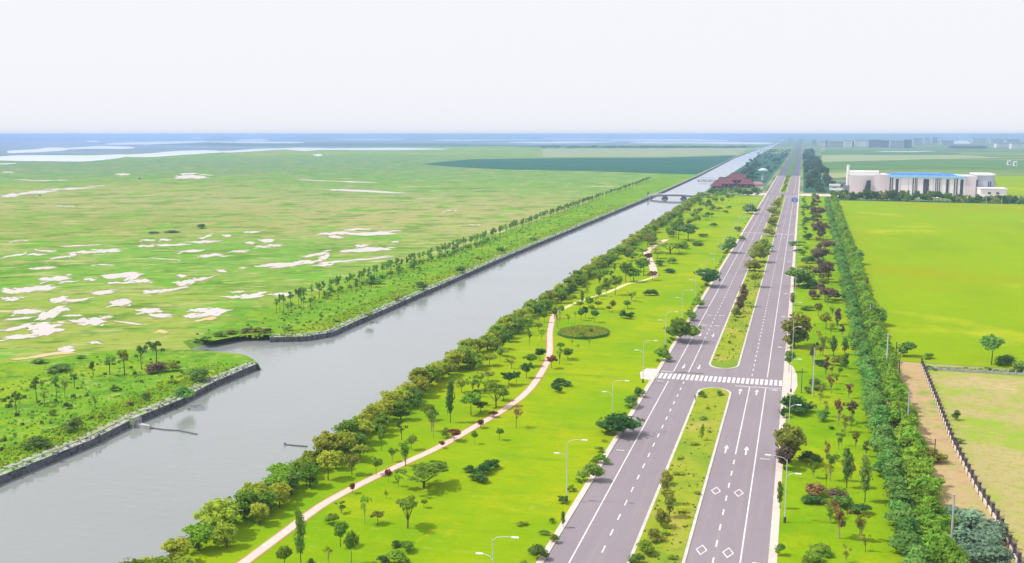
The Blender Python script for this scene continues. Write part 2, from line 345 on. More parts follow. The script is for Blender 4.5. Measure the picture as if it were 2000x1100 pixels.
def wall_thing(name, base, top, mat, label, cat, coping=None):
    base = densify(base, 12); top = None
    rnd = random.Random(3)
    tp = offset(base, 1.5 if cat == 'wall' else 1.2)
    v = []; f = []
    for i, (a, b) in enumerate(zip(base, tp)):
        j = rnd.uniform(-.15, .15)
        v += [(a[0], a[1], -4.5), (a[0] + (b[0] - a[0]) * .25 + j, a[1], -0.25 + rnd.uniform(-.1, .1))]
    for i in range(len(base) - 1): f.append((2 * i, 2 * i + 1, 2 * i + 3, 2 * i + 2)[::-1])
    root = empty(name, (base[0][0], base[0][1], 0)); tag(root, label, cat)
    o = mesh_obj('stone_face', [(x - root.location.x, y - root.location.y, z) for x, y, z in v], f, mat, root)
    if coping:
        m = MB(); rx, ry = root.location.x, root.location.y
        inner = offset(base, 2.9)
        for i in range(len(base) - 1):
            h0 = .12; a0 = (v[2 * i + 1][0] - rx, v[2 * i + 1][1] - ry); a1 = (v[2 * i + 3][0] - rx, v[2 * i + 3][1] - ry)
            b0 = (inner[i][0] - rx, inner[i][1] - ry); b1 = (inner[i + 1][0] - rx, inner[i + 1][1] - ry)
            m.quad([(*a0, v[2 * i + 1][2]), (*a1, v[2 * i + 3][2]), (*b1, h0), (*b0, h0)])
            m.quad([(*b0, h0), (*b1, h0), (*b1, -.3), (*b0, -.3)])
        m.build('rubble_coping', coping, root)
        # loose stones along the top
        s = MB()
        for i in range(min(len(base) - 1, 60)):
            for k in range(16):
                t = rnd.random(); q = rnd.random()
                x = base[i][0] + (base[i + 1][0] - base[i][0]) * t; y = base[i][1] + (base[i + 1][1] - base[i][1]) * t
                ix = inner[i][0] + (inner[i + 1][0] - inner[i][0]) * t; iy = inner[i][1] + (inner[i + 1][1] - inner[i][1]) * t
                px, py = x + (ix - x) * q - rx, y + (iy - y) * q - ry; r = rnd.uniform(.12, .38)
                a = rnd.random() * 6; poly = [(px + r * math.cos(a + k2 * 1.3) * rnd.uniform(.7, 1.1), py + r * math.sin(a + k2 * 1.3)) for k2 in range(5)]
                s.prism(poly, -.3, .15 + r * rnd.uniform(.3, .8))
        o2 = s.build('loose_stones', M_stonetop, root); o2['kind'] = 'stuff'
    return root
wall_thing('retaining_wall', pen_wall, None, M_stonewall, 'dark rubble retaining wall along the near peninsula left of the canal', 'wall', M_stonetop)
wall_thing('retaining_wall', main_wall, None, M_stonewall, 'long dark stone retaining wall on the far bank of the canal beyond the inlet', 'wall', M_stonetop)
# soft shores of inlet and right bank as sloping soil
def slope(name, a, b, mat):
    v = []; f = []
    for p, q in zip(a, b): v += [(p[0], p[1], WZ - .15), (q[0], q[1], 0.0)]
    for i in range(len(a) - 1): f.append((2 * i, 2 * i + 1, 2 * i + 3, 2 * i + 2))
    o = mesh_obj(name, v, f, mat); o['kind'] = 'structure'; return o
n0 = len(pen_wall)
slope('inlet_shore', [pen_wall[-1]] + pen_tip, ptop[len(pen_wall) - 1:], M_bank)
slope('inlet_shore', inlet_top, offset(inlet_top, 3.5), M_bank)
slope('inlet_shore', [pen_tip[-1], inlet_top[0]], [ptop[-1], mtop[0]], M_bank)
slope('canal_bank', right_water, rtop, M_bank)
# wild bank strip left of canal (between wall and tree row)
def lerp(a, b, t): return (a[0] + (b[0] - a[0]) * t, a[1] + (b[1] - a[1]) * t)
inner_main = offset(densify(main_wall[:7], 30), 2.6)
row_line = [gp(u, v) for u, v in ((400, 662), (455, 640), (520, 605), (620, 578), (760, 530), (900, 488), (1060, 430), (1270, 352))]
sheet('canal_bank', [(p[0], p[1]) for p in inner_main] + [(-195, 1440)] + [(p[0] - 4, p[1]) for p in row_line[::-1]] + [gp(411, 667)] + [gp(473, 655)], 0.03, M_bank)
pen_in = offset(pen_wall, 2.6)
sheet('canal_bank', pen_in + [gp(u, v) for u, v in ((496, 703), (474, 694), (418, 690), (380, 688), (330, 690), (240, 683), (170, 690), (110, 700), (60, 705), (-60, 712), (-300, 740))] + [(-190, 20)], 0.03, M_bank)

# park side
LX0, LX1 = -33.0, -21.6; RX0, RX1 = -13.7, -2.4
lawn_edge = [(-34.0, 20), (-34.0, 1050)]
sheet('park_lawn', [(x, y) for x, y in rtop[:7]] + [(-60, 1030), (-34.0, 1030), (-34.0, 20)][0:0] + [(-95.5, 1040), (-34.0, 1040), (-34.0, 20)], 0.10, M_lawn)
sheet('verge_lawn', [(-1.2, 20), (26, 20), (26, 1060), (-1.2, 1060)], 0.10, M_verge)
sheet('crop_field', [(17, 287), (60, 284), (420, 275), (420, 950), (36, 988), (26, 988), (24, 400)], 0.05, M_field)
sheet('dirt_strip', [(18, 20), (32, 20), (31.2, 150), (31, 215), (32.3, 284), (20, 288)], 0.13, M_dirt)
sheet('dry_lot', [(32.0, 20), (150, 20), (150, 279), (60, 282), (32.3, 284), (31, 215), (31.2, 150)], 0.06, M_lot)
for pts, mt in (([(1600, 305), (1990, 305), (2100, 330), (2100, 322), (1600, 322)], M_pale), ):
    pass
sheet('field', [gp(u, v) for u, v in ((1603, 318), (1820, 312), (2080, 318), (2080, 331), (1604, 331))], 0.3, M_fieldb)
sheet('field', [gp(u, v) for u, v in ((1606, 303), (1880, 303), (1960, 309), (1820, 311.5), (1604, 317))], 0.3, M_pale)
sheet('field', [gp(u, v) for u, v in ((1605, 292), (1800, 293), (1880, 301), (1603, 301.5))], 0.4, M_fieldb)
sheet('field', [gp(u, v) for u, v in ((1940, 345), (2080, 343), (2080, 384), (1955, 382))], 0.2, M_field)
sheet('field', [gp(u, v) for u, v in ((1605, 338), (1660, 337), (1660, 346), (1603, 350))], 0.2, M_pale)
sheet('dark_field', [gp(u, v) for u, v in ((824, 321), (915, 311.5), (1100, 309), (1300, 308), (1438, 304), (1420, 314), (1360, 341), (1290, 339), (1150, 334.5), (980, 331), (900, 327))], 0.25, M_tealfield)
sheet('field', [gp(u, v) for u, v in ((1060, 291), (1440, 289), (1462, 291), (1436, 303), (1300, 306.5), (1060, 307.5))], 0.3, M_pale)
for k, q in enumerate((((1060, 284), (1500, 284.5), (1470, 289), (1240, 289.2), (1010, 287.5)), ((0, 268), (2000, 266), (2000, 268.5), (1000, 272), (0, 274)), ((150, 280), (640, 278), (900, 281), (1100, 286), (820, 286.5), (420, 285)))):
    sheet('far_woodland', [gp(u, v) for u, v in q], 0.35, groundmat('far_wood', (0.05, 0.10, 0.06), [(0.005, (0.08, 0.15, 0.07), .45, .6)]))

sheet('scrub_ground', [(-91, 1290), (-40, 1260), (-37, 3600), gp(1484, 302), gp(1460, 320), gp(1401, 357)], 0.12, M_tealfield)
sheet('scrub_ground', [(3, 1110), (34, 1110), (40, 3800), (3, 3800)], 0.12, M_tealfield)
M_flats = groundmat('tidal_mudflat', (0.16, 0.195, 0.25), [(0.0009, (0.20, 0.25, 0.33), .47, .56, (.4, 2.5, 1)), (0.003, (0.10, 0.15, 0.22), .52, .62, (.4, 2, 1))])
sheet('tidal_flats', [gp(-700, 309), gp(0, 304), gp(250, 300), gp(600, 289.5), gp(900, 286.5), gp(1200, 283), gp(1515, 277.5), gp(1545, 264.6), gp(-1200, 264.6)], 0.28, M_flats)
# roads
ROADEND = 1560
sheet('road', [(LX0 - .0, 20), (RX1, 20), (RX1, ROADEND), (LX0, ROADEND)], 0.02, M_asph)
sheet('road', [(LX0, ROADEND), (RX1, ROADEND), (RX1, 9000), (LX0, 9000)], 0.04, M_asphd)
sheet('cross_road', [(RX1, 1052), (420, 1052 ), (420, 1064), (RX1, 1090)], 0.16, M_pave)
sheet('cross_road', [(-58, 1050), (LX0, 1046), (LX0, 1100), (-52, 1080)], 0.16, M_pave)
def strip(name, x0, x1, y0, y1, z, mat):
    o = mesh_obj(name, [(x0, y0, z), (x1, y0, z), (x1, y1, z), (x0, y1, z)], [(0, 1, 2, 3)], mat); o['kind'] = 'structure'; return o
# pavements, kerbs
for a, b in ((20, 246), (259, 1046), (1100, 1560)):
    m = MB(); m.box(LX0 - .25, LX0, a, b, -.1, .15); m.build('kerb', M_kerb)['kind'] = 'structure'
    m = MB(); m.box(RX1, RX1 + .25, a, b, -.1, .15); m.build('kerb', M_kerb)['kind'] = 'structure'
    strip('pavement', LX0 - 1.0, LX0 - .25, a, b, .14, M_pave)
    strip('pavement', RX1 + .25, RX1 + 1.2, a, b, .14, M_pave)
# crossing landings
sheet('pavement', [(LX0, 246), (LX0, 259), (-36.5, 259), (-37.6, 254), (-36.3, 247)], 0.135, M_kerb)
sheet('pavement', [(RX1, 243), (0.2, 241), (1.1, 250), (0.9, 262), (-.2, 272), (RX1, 275)], 0.145, M_pave)
def island(y0, y1, r0=True, r1=True):
    xa, xb = LX1, RX0; cx = (xa + xb) / 2; hw = (xb - xa) / 2
    def outline(ins):
        p = []; h = hw - ins; ry = 5
        if r0: p += [(cx + h * math.cos(a), y0 + ins + ry - (ry) * abs(math.sin(a)) ** 1.0) for a in [math.pi + math.pi * i / 14 for i in range(15)]]
        else: p += [(cx - h, y0), (cx + h, y0)]
        if r1: p += [(cx + h * math.cos(a), y1 - ins - ry + ry * math.sin(a)) for a in [math.pi * i / 14 for i in range(15)]]
        else: p += [(cx + h, y1), (cx - h, y1)]
        return p
    m = MB(); m.prism(outline(0), -.1, .14); m.build('kerb', M_kerb)['kind'] = 'structure'
    m = MB(); m.prism(outline(.5), 0, .2); m.build('median_strip', M_median)['kind'] = 'structure'
island(20, 243, False, True); island(264, 636, True, True); island(652, 1040, True, True); island(1104, 1550, True, False); 
strip('median_strip', LX1, RX0, 1550, 9000, 0.3, M_fieldb)
# markings : one structure object each kind
mk = MB(); ZM = 0.035
def line(x, y0, y1, wd=.22): mk.quad([(x - wd / 2, y0, ZM), (x + wd / 2, y0, ZM), (x + wd / 2, y1, ZM), (x - wd / 2, y1, ZM)])
def tline(x0, x1, y, wd=.35): mk.quad([(x0, y - wd / 2, ZM), (x1, y - wd / 2, ZM), (x1, y + wd / 2, ZM), (x0, y + wd / 2, ZM)])
def dashes(x, y0, y1, L=2.6, gap=4.0, wd=.24):
    y = y0
    while y < y1: line(x, y, min(y + L, y1), wd); y += L + gap
XL, XLd, XRd, XRs = -29.5, -25.7, -9.95, -6.2
for a, b in ((20, 247), (257.2, 642), (646, 1040), (1100, 1555)):
    line(XL, a, b); line(XRs, a, b)
dashes(XLd, 100, 247); line(XLd, 257.2, 300); dashes(XLd, 303, 600); dashes(XLd, 648, 1040); line(XLd, 600, 642)
dashes(XRd, 100, 192); line(XRd, 192, 246.4); dashes(XRd, 258, 600, 2.2, 3.6); line(XRd, 600, 642); dashes(XRd, 648, 1040)
tline(LX0 + .4, LX1 - .3, 257.2, .4); tline(RX0 + .3, RX1 - .3, 246.4, .4); tline(LX0 + 3.6, LX1 - .3, 257.2, .4)
tline(LX0, LX1, 645.5, 1.3); tline(RX0, RX1, 642.5, 1.3); tline(LX0 - 1, RX1 + 2, 1047, 1.6); tline(RX0, RX1, 1043, 1.2)
x = -34.6
while x < -2.6:
    mk.quad([(x, 249.4, ZM), (x + .68, 249.2, ZM), (x + .68, 255.0, ZM), (x, 255.0, ZM)]); x += 1.12
for y in (190.5, 244.5): tline(RX1 - 3.0, RX1 - 1.2, y, .3)
for y in (188.5, 246.2): tline(LX0 + .8, LX0 + 2.4, y, .3)
for y in (325, 344): tline(-28.6, -26.8, y, .6); tline(-24.8, -23.0, y, .6)
def arrow(x, y, d=1):
    mk.quad([(x - .16, y, ZM), (x + .16, y, ZM), (x + .16, y + 3.4 * d, ZM), (x - .16, y + 3.4 * d, ZM)][::d])
    mk.quad([(x - .5, y + 3.2 * d, ZM + .002), (x + .5, y + 3.2 * d, ZM + .002), (x, y + 5.6 * d, ZM + .002)][::d])
def diamond(x, y, a=.85, b=2.0, t=.2):
    o = [(x - a, y), (x, y - b), (x + a, y), (x, y + b)]; k = 1 - t / a
    i = [(x - a * k, y), (x, y - b * k), (x + a * k, y), (x, y + b * k)]
    for j in range(4):
        l = (j + 1) % 4; mk.quad([(*o[j], ZM), (*o[l], ZM), (*i[l], ZM), (*i[j], ZM)])
for xx in (-11.9, -8.1): arrow(xx, 238.5); arrow(xx, 192); diamond(xx, 170.5); diamond(xx, 144.5); arrow(xx, 618)
for xx in (-27.6, -23.7): arrow(xx, 267, -1); arrow(xx, 311.5, -1)
mk.build('road_markings', M_mark)['kind'] = 'structure'
# far transverse platforms
# footpath
pth = smoothline([gp(u, v, .1) for u, v in ((380, 1165), (475, 1100), (560, 1037), (630, 986), (700, 948), (770, 914), (860, 872), (930, 832), (985, 800), (1030, 765), (1058, 727), (1073, 692), (1074, 650), (1080, 617))], 6)
hw = .8
def ribbon(name, pts, hw, z, mat):
    a = offset(pts, hw); b = offset(pts, -hw); v = []; f = []
    for p, q in zip(a, b): v += [(p[0], p[1], z), (q[0], q[1], z)]
    for i in range(len(pts) - 1): f.append((2 * i, 2 * i + 1, 2 * i + 3, 2 * i + 2))
    o = mesh_obj(name, v, f, mat); o['kind'] = 'structure'; return o
M_brick = groundmat('brick_edge', (0.42, 0.20, 0.10), [(0.3, (0.35, 0.32, 0.06), .5, .6)])
ribbon('path_edging', pth, hw + .3, 0.125, M_brick)
ribbon('footpath', pth, hw, 0.14, M_path)
pth2 = smoothline([gp(u, v, .1) for u, v in ((1080, 617), (1100, 603), (1140, 586), (1190, 570), (1225, 555), (1250, 550), (1278, 541))], 5)
ribbon('footpath', pth2, .9, 0.13, M_pathb)
pth3 = smoothline([gp(u, v, .1) for u, v in ((1278, 541), (1275, 522), (1268, 505), (1264, 492), (1282, 478), (1302, 468))], 5)
ribbon('footpath', pth3, 1.6, 0.145, M_path)

# mud pools and far water
POOLS = []
def add(off, sc, items):
    for (x0, y0, x1, y1, h) in items: POOLS.append((off[0] + x0 / sc, off[1] + y0 / sc, off[0] + x1 / sc, off[1] + y1 / sc, h / sc))
add((0, 230), 2.857, [(340,720,540,710,7),(20,780,150,757,9),(150,765,250,762,10),(200,742,310,745,8),(280,790,400,770,10),(385,765,425,762,20),(400,755,540,748,13),(530,748,670,738,15),(785,685,860,683,8),(890,683,950,680,10),(770,718,860,715,12),(880,716,1040,705,10),(1060,697,1215,688,10),(1115,677,1180,655,10),(1005,752,1130,737,12),(1100,775,1245,763,14),(1240,660,1290,657,10),(1360,640,1450,637,8),(1370,698,1420,700,10),(1450,688,1530,685,15),(1420,722,1500,720,10),(1490,715,1570,712,10),(1285,748,1375,745,10),(1335,840,1375,838,8),(1210,856,1260,856,12),
 (1450,832,1650,818,22),(1630,812,1760,803,18),(1700,778,1830,750,14),(1780,795,1840,765,22),(1780,828,1860,815,12),(1910,748,2010,735,12),(180,847,310,832,12),(225,908,385,893,20),(330,920,430,912,8),(465,905,535,903,12),(570,890,770,872,22),(700,908,770,880,25),(600,925,750,918,12),(740,915,840,908,16),(980,928,1090,912,20),(1070,912,1180,890,13),(800,975,910,968,16),(890,970,1050,943,14),(990,885,1040,882,14),(1290,978,1365,968,10),(1250,1003,1350,1000,10),(1330,1003,1460,990,22),(1520,992,1630,985,16),
 (10,975,140,960,25),(120,965,290,945,25),(10,1015,110,1010,18),(280,1025,370,1008,25),(350,1028,490,1010,14),(510,985,630,970,18),(605,1037,730,1025,28),(10,438,100,430,15),(80,430,310,405,13),(290,405,530,388,8),(975,330,1150,331,16),(1010,315,1090,312,8),(130,350,350,350,4),(650,316,720,316,8),(10,305,70,303,6),(520,820,640,822,5),(850,785,1010,795,6),(60,690,150,686,5),(330,495,420,493,4)])
add((0, 560), 2.75, [(20,240,170,205,14),(60,140,210,130,20),(200,172,340,120,36),(20,180,170,165,10),(320,125,370,120,15),(150,222,270,203,25),(340,158,440,155,8),(10,277,200,265,18),(170,255,330,222,42),(370,185,450,190,12),(410,190,560,183,30),(540,168,600,160,10),(620,188,760,203,8),(730,132,860,128,20),(800,155,920,160,16),(990,162,1090,150,20),(1070,148,1215,130,30),(1010,130,1120,122,15),(315,342,395,335,25),(480,302,540,300,12)])
add((600, 230), 2.857, [(75,650,240,640,12),(210,625,350,620,8),(120,667,200,665,14),(230,652,480,645,16),(270,717,340,712,12),(190,747,300,740,14),(250,740,460,732,20),(60,815,240,797,10),(170,805,480,775,8),(470,695,510,693,8),(120,403,490,415,9),(0,350,340,360,4),(30,207,90,210,9),(1040,770,1070,768,4),(760,520,830,518,3),(910,600,960,600,5)])
rnd = random.Random(11)
def pool(name, u0, v0, u1, v1, h, mat, z):
    n = max(8, int(abs(u1 - u0) / 2.5)); pw = .25 if name == 'river' else .8; wob = .35 if name == 'river' else 1; up = []; dn = []
    ph = [rnd.uniform(0, 6) for _ in range(6)]
    for i in range(n + 1):
        t = i / n; e = math.sin(math.pi * min(max(t, .01), .99)) ** pw * 1.15
        a = .5 * h * e * (1 + wob * .5 * math.sin(ph[0] + 7 * t) + wob * .16 * math.sin(ph[1] + 15 * t) + rnd.uniform(-.05, .05))
        b = .5 * h * e * (1 + wob * .5 * math.sin(ph[2] + 6 * t) + wob * .16 * math.sin(ph[3] + 14 * t) + rnd.uniform(-.05, .05))
        c = v0 + (v1 - v0) * t + h * .13 * math.sin(ph[4] + 5 * t)
        u = u0 + (u1 - u0) * t
        up.append(gp(u, c - max(a, .1))); dn.append(gp(u + rnd.uniform(-1, 1), c + max(b, .1)))
    v = []; f = []
    for p, q in zip(up, dn): v += [(p[0], p[1], z), (q[0], q[1], z)]
    for i in range(n): f.append((2 * i, 2 * i + 1, 2 * i + 3, 2 * i + 2))
    o = mesh_obj(name, v, f, mat); o['kind'] = 'structure'
M_mudrim = groundmat('mud_rim', (0.27, 0.255, 0.09), [(0.08, (0.16, 0.25, 0.035), .42, .56)])
for i, p in enumerate(POOLS):
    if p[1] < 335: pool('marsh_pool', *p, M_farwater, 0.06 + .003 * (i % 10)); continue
    q = random.Random(i); u0, v0, u1, v1, h = p; L_ = u1 - u0; k = 0
    pool('mud_flat', u0 - 6, v0 + .4, u1 + 6, v1 + .4, h * 1.25 + 1.2, M_mudrim, 0.02 + .003 * (i % 10))
    strands = [(0, 1, 0, .62)]
    if h > 2.6: strands += [(q.uniform(-.12, .1), q.uniform(.45, .8), -.30, .42), (q.uniform(.25, .5), q.uniform(1.0, 1.15), .30, .42)]
    if h > 5: strands += [(q.uniform(0, .3), q.uniform(.5, .8), .48, .25), (q.uniform(.3, .5), q.uniform(.8, 1.2), -.5, .25)]
    strands += [(q.uniform(-.25, 0), q.uniform(.05, .4), q.uniform(-1, 1), .22), (q.uniform(.6, .9), q.uniform(1.0, 1.3), q.uniform(-1, 1), .22)]
    for (a, b, dv, th) in strands:
        dvp = dv * max(h, 2.2)
        pool('marsh_pool', u0 + L_ * a, v0 + (v1 - v0) * a + dvp, u0 + L_ * b, v0 + (v1 - v0) * b + dvp * .7, max(1.0, h * th * 1.25), M_pool, 0.055 + .004 * (i % 7) + .0008 * k); k += 1
add0 = len(POOLS)
add((0, 230), 2.857, [(-60,236,700,215,30),(680,212,1240,192,20),(1220,190,1600,176,11),(1580,175,1830,176,14),(1800,178,2500,176,8),(40,190,380,177,18),(380,172,750,166,13),(590,147,1160,135,12),(1160,135,1700,141,8),(1320,128,1500,126,9),(480,133,560,133,6),(1060,118,1140,117,5),(1850,122,2250,120,6),(-50,262,90,258,5)])
add((600, 230), 2.857, [(0,176,690,175,9),(120,122,550,122,5),(700,127,850,122,6),(800,128,1250,122,6),(1130,140,1720,136,8),(1300,120,2200,122,5),(1700,128,2350,128,7),(1800,140,2600,143,10)])
add((1560, 240), 4.232, [(1200,165,1420,165,22),(640,240,1120,238,5)])
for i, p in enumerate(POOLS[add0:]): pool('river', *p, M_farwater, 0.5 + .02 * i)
for q in ((20,702,150,689,6),(378,627,425,622,6),(300,650,330,648,5)): pool('mud_flat', *q, M_tan, 0.09)

# ------------------------------------------------------------ foliage generators
def leaf_mesh(name, centers, radii, nleaf, size, mat, seed, squash=1.0, core=0.72):
    rg = np.random.default_rng(seed); V = []; Fc = []; nv = 0
    for (c, r, nl) in zip(centers, radii, nleaf):
        d = rg.normal(size=(nl, 3)); d /= np.linalg.norm(d, axis=1)[:, None]; d[:, 2] = np.where(d[:, 2] < -.3, -d[:, 2] * .6, d[:, 2])
        rr = r * rg.uniform(.72, 1.08, nl)[:, None]
        p = np.array(c) + d * rr * np.array([1, 1, squash])
        nrm = d + rg.normal(size=(nl, 3)) * .65 + np.array([0, 0, .25]); nrm /= np.linalg.norm(nrm, axis=1)[:, None]
        t = np.cross(nrm, rg.normal(size=(nl, 3))); t /= np.linalg.norm(t, axis=1)[:, None]; b = np.cross(nrm, t)
        s = size * rg.uniform(.6, 1.35, nl)[:, None]
        q = np.stack([p - t * s, p - b * s * .6 + nrm * s * .15, p + t * s, p + b * s * .6 + nrm * s * .15], 1).reshape(-1, 3)
        V.append(q)
        Fc.append(np.arange(nl * 4).reshape(-1, 4) + nv); nv += nl * 4
    V = np.concatenate(V); Fc = np.concatenate(Fc)
    # inner body so that crowns are not see-through: rough octahedral lumps
    extraV = []; extraF = []
    for (c, r) in zip(centers, radii):
        k = len(V) + len(extraV)
        rr = r * core
        ring = [(math.cos(a) * rr * rg.uniform(.8, 1.1), math.sin(a) * rr * rg.uniform(.8, 1.1), rg.uniform(-.15, .15) * rr) for a in [i * math.pi / 3 for i in range(6)]]
        pts = [(0, 0, rr * squash), (0, 0, -rr * squash * .8)] + ring
        extraV += [(c[0] + p[0], c[1] + p[1], c[2] + p[2]) for p in pts]
        for i in range(6):
            extraF.append((k, k + 2 + i, k + 2 + (i + 1) % 6)); extraF.append((k + 1, k + 2 + (i + 1) % 6, k + 2 + i))
    me = bpy.data.meshes.new(name)
    me.from_pydata(np.concatenate([V, np.array(extraV)]).tolist() if core > 0 else V.tolist(), [], Fc.tolist() + (extraF if core > 0 else []))
    me.materials.append(mat); me.update(); return me
def trunk_mesh(name, h, r, mat, seed, branches=(), lean=0.03):
    rg = random.Random(seed); m = MB()
    pts = [(0, 0, -.15), (rg.uniform(-lean, lean) * h, rg.uniform(-lean, lean) * h, h * .5), (rg.uniform(-lean, lean) * h, rg.uniform(-lean, lean) * h, h)]
    m.tube(pts, [r * 1.25, r * .8, r * .5], 6)
    for b in branches: m.tube([(pts[1][0] * .6, pts[1][1] * .6, b[3] * h), (b[0] * .6, b[1] * .6, (b[3] * h + b[2]) * .55), b[:3]], [r * .55, r * .4, r * .2], 4)
    me = bpy.data.meshes.new(name); me.from_pydata(m.v, [], m.f); me.materials.append(mat); me.update(); return me

COL = {
 'green': ((0.12, 0.235, 0.020), (0.22, 0.34, 0.03)), 'willow': ((0.24, 0.33, 0.026), (0.41, 0.46, 0.05)), 'dark': ((0.040, 0.115, 0.025), (0.09, 0.19, 0.035)),
 'olive': ((0.19, 0.23, 0.03), (0.34, 0.36, 0.06)), 'lime': ((0.24, 0.36, 0.02), (0.42, 0.50, 0.04)), 'purple': ((0.105, 0.075, 0.05), (0.20, 0.15, 0.09)),
 'rust': ((0.24, 0.13, 0.045), (0.38, 0.25, 0.09)), 'red': ((0.17, 0.06, 0.03), (0.26, 0.12, 0.05)), 'teal': ((0.088, 0.225, 0.038), (0.18, 0.33, 0.075)),
 'belt': ((0.125, 0.26, 0.025), (0.24, 0.38, 0.04)), 'blueleaf': ((0.12, 0.22, 0.13), (0.24, 0.34, 0.23)), 'bank': ((0.085, 0.18, 0.03), (0.17, 0.27, 0.045)), 'yellow': ((0.36, 0.38, 0.02), (0.52, 0.50, 0.04)),
 'far': ((0.05, 0.10, 0.05), (0.09, 0.15, 0.07)),
}
for k_, (a_, b_) in list(COL.items()):
    g_ = 1.55 if k_ in ('dark', 'far', 'bank', 'green', 'teal', 'belt', 'blueleaf', 'purple') else 1.3
    b_ = b_ or (a_[0] * 1.7, a_[1] * 1.45, a_[2] * 1.1)
    COL[k_] = (tuple(min(.6, q * g_) for q in a_), tuple(min(.6, q * g_) for q in b_))
# unit shapes: height 1, crown width 1 (scaled per tree)
CACHE = {}
def shape(kind, colr, seed):
    key = (kind, colr, seed)
    if key in CACHE: return CACHE[key]
    rg = random.Random(hash((kind, seed)) % 9999 if False else sum(map(ord, kind)) * 31 + seed)
    C = []; Rr = []; N = []; br = []; sq = 1.0; tm = M_trunk; core = .72; size = .055; tr = .02; th = .6
    def put(x, y, z, r, n): C.append((x, y, z)); Rr.append(r); N.append(n)
    def ell(n, cx, cz, rx, rz, r0, r1, nl, zmin=-1, hollow=.55):
        k = 0
        while k < n:
            d = Vector((rg.gauss(0, 1), rg.gauss(0, 1), rg.gauss(0, 1))).normalized() * rg.uniform(hollow, 1)
            if d.z < zmin: continue
            put(d.x * rx, d.y * rx, cz + d.z * rz, rg.uniform(r0, r1), nl); k += 1
    if kind == 'round':
        ell(11, 0, .68, .30, .20, .13, .21, 46); put(0, 0, .66, .24, 40); ell(4, 0, .68, .40, .28, .06, .11, 26); th = .6; size = .06
    elif kind == 'willow':
        ell(13, 0, .58, .33, .27, .13, .22, 52, -.6); put(0, 0, .5, .33, 30); ell(6, 0, .28, .36, .12, .10, .16, 30); ell(6, 0, .62, .43, .36, .05, .10, 24)
        th = .45; tr = .03; size = .05
    elif kind == 'spread':
        for i in range(12):
            a = rg.uniform(0, 6.28); r = rg.uniform(.1, .42); z = .78 + rg.uniform(-.14, .12) - r * .25
            put(r * math.cos(a), r * math.sin(a), z, rg.uniform(.09, .16), 34)
            if i < 6: br.append((r * math.cos(a), r * math.sin(a), z - .05, .35))
        sq = .55; core = .45; th = .6; tr = .022
    elif kind == 'vase':
        for i in range(11):
            z = rg.uniform(.42, .92); r = (.1 + .36 * (z - .35) / .6) * rg.uniform(.1, 1); a = rg.uniform(0, 6.28)
            put(r * math.cos(a), r * math.sin(a), z, rg.uniform(.09, .16), 38)
            if i < 5: br.append((r * math.cos(a), r * math.sin(a), z, .25))
        th = .55; tm = M_palebark; core = .5; tr = .03; sq = 1.1
    elif kind == 'column':
        for i in range(12):
            z = .25 + .68 * (i + .5) / 12; r = .22 * math.sin(math.pi * min(1, (z - .12) / .95)) ; a = rg.uniform(0, 6.28)
            put(r * .5 * math.cos(a), r * .5 * math.sin(a), z, .10 + r * .7, 36)
        sq = .75; th = .4; tr = .03; size = .05
    elif kind == 'cone':
        for i in range(14):
            z = .12 + .84 * (i + .5) / 14; r = .48 * (1 - z) ** .75 + .04; a = rg.uniform(0, 6.28)
            for q in range(2 if z < .6 else 1):
                put(r * .62 * math.cos(a + q * 3), r * .62 * math.sin(a + q * 3), z, r * .62 + .03, 34)
        sq = .6; th = .5; tr = .02; size = .05; core = .7
    elif kind == 'bush':
        for i in range(9):
            a = rg.uniform(0, 6.28); r = rg.uniform(0, .33); put(r * math.cos(a), r * math.sin(a), rg.uniform(.3, .68) - r * .4, rg.uniform(.17, .28), 50)
        th = .2; tr = .03; size = .06; core = .8
    elif kind == 'sparse':
        for i in range(9):
            a = rg.uniform(0, 6.28); r = rg.uniform(.05, .36); z = rg.uniform(.5, .95); put(r * math.cos(a), r * math.sin(a), z, rg.uniform(.07, .14), 18); 
            if i < 7: br.append((r * math.cos(a), r * math.sin(a), z, .4))
        th = .8; core = 0; tr = .018; tm = M_palebark if seed % 2 else M_trunk
    elif kind == 'umbrella':
        for i in range(9):
            a = rg.uniform(0, 6.28); r = rg.uniform(.0, .34); z = .76 + rg.uniform(-.20, .14) - r * .2; put(r * math.cos(a), r * math.sin(a), z, rg.uniform(.10, .17), 24)
            if i < 4: br.append((r * math.cos(a), r * math.sin(a), z, .6))
        sq = .7; th = .82; tr = .028; core = .3; size = .06
    elif kind == 'tuftline':
        for i in range(8):
            put(rg.uniform(-.4, .4), rg.uniform(-.3, .3), rg.uniform(.3, .6), rg.uniform(.15, .24), 30)
        size = .07
    cm = leaf_mesh(kind + '_crown', C, Rr, N, size, leafmat('leaf_' + colr, *COL[colr]), seed + 5, sq, core)
    tmsh = None if kind in ('bush', 'tuftline') else trunk_mesh(kind + '_trunk', th, tr, tm, seed, br)
    CACHE[key] = (cm, tmsh); return CACHE[key]
NAMES = {'round': 'round_tree', 'willow': 'willow_tree', 'spread': 'spreading_tree', 'vase': 'young_tree', 'column': 'columnar_tree', 'cone': 'conifer_tree', 'bush': 'shrub', 'sparse': 'sapling', 'umbrella': 'slender_tree', 'tuftline': 'roadside_shrub'}
trnd = random.Random(77)
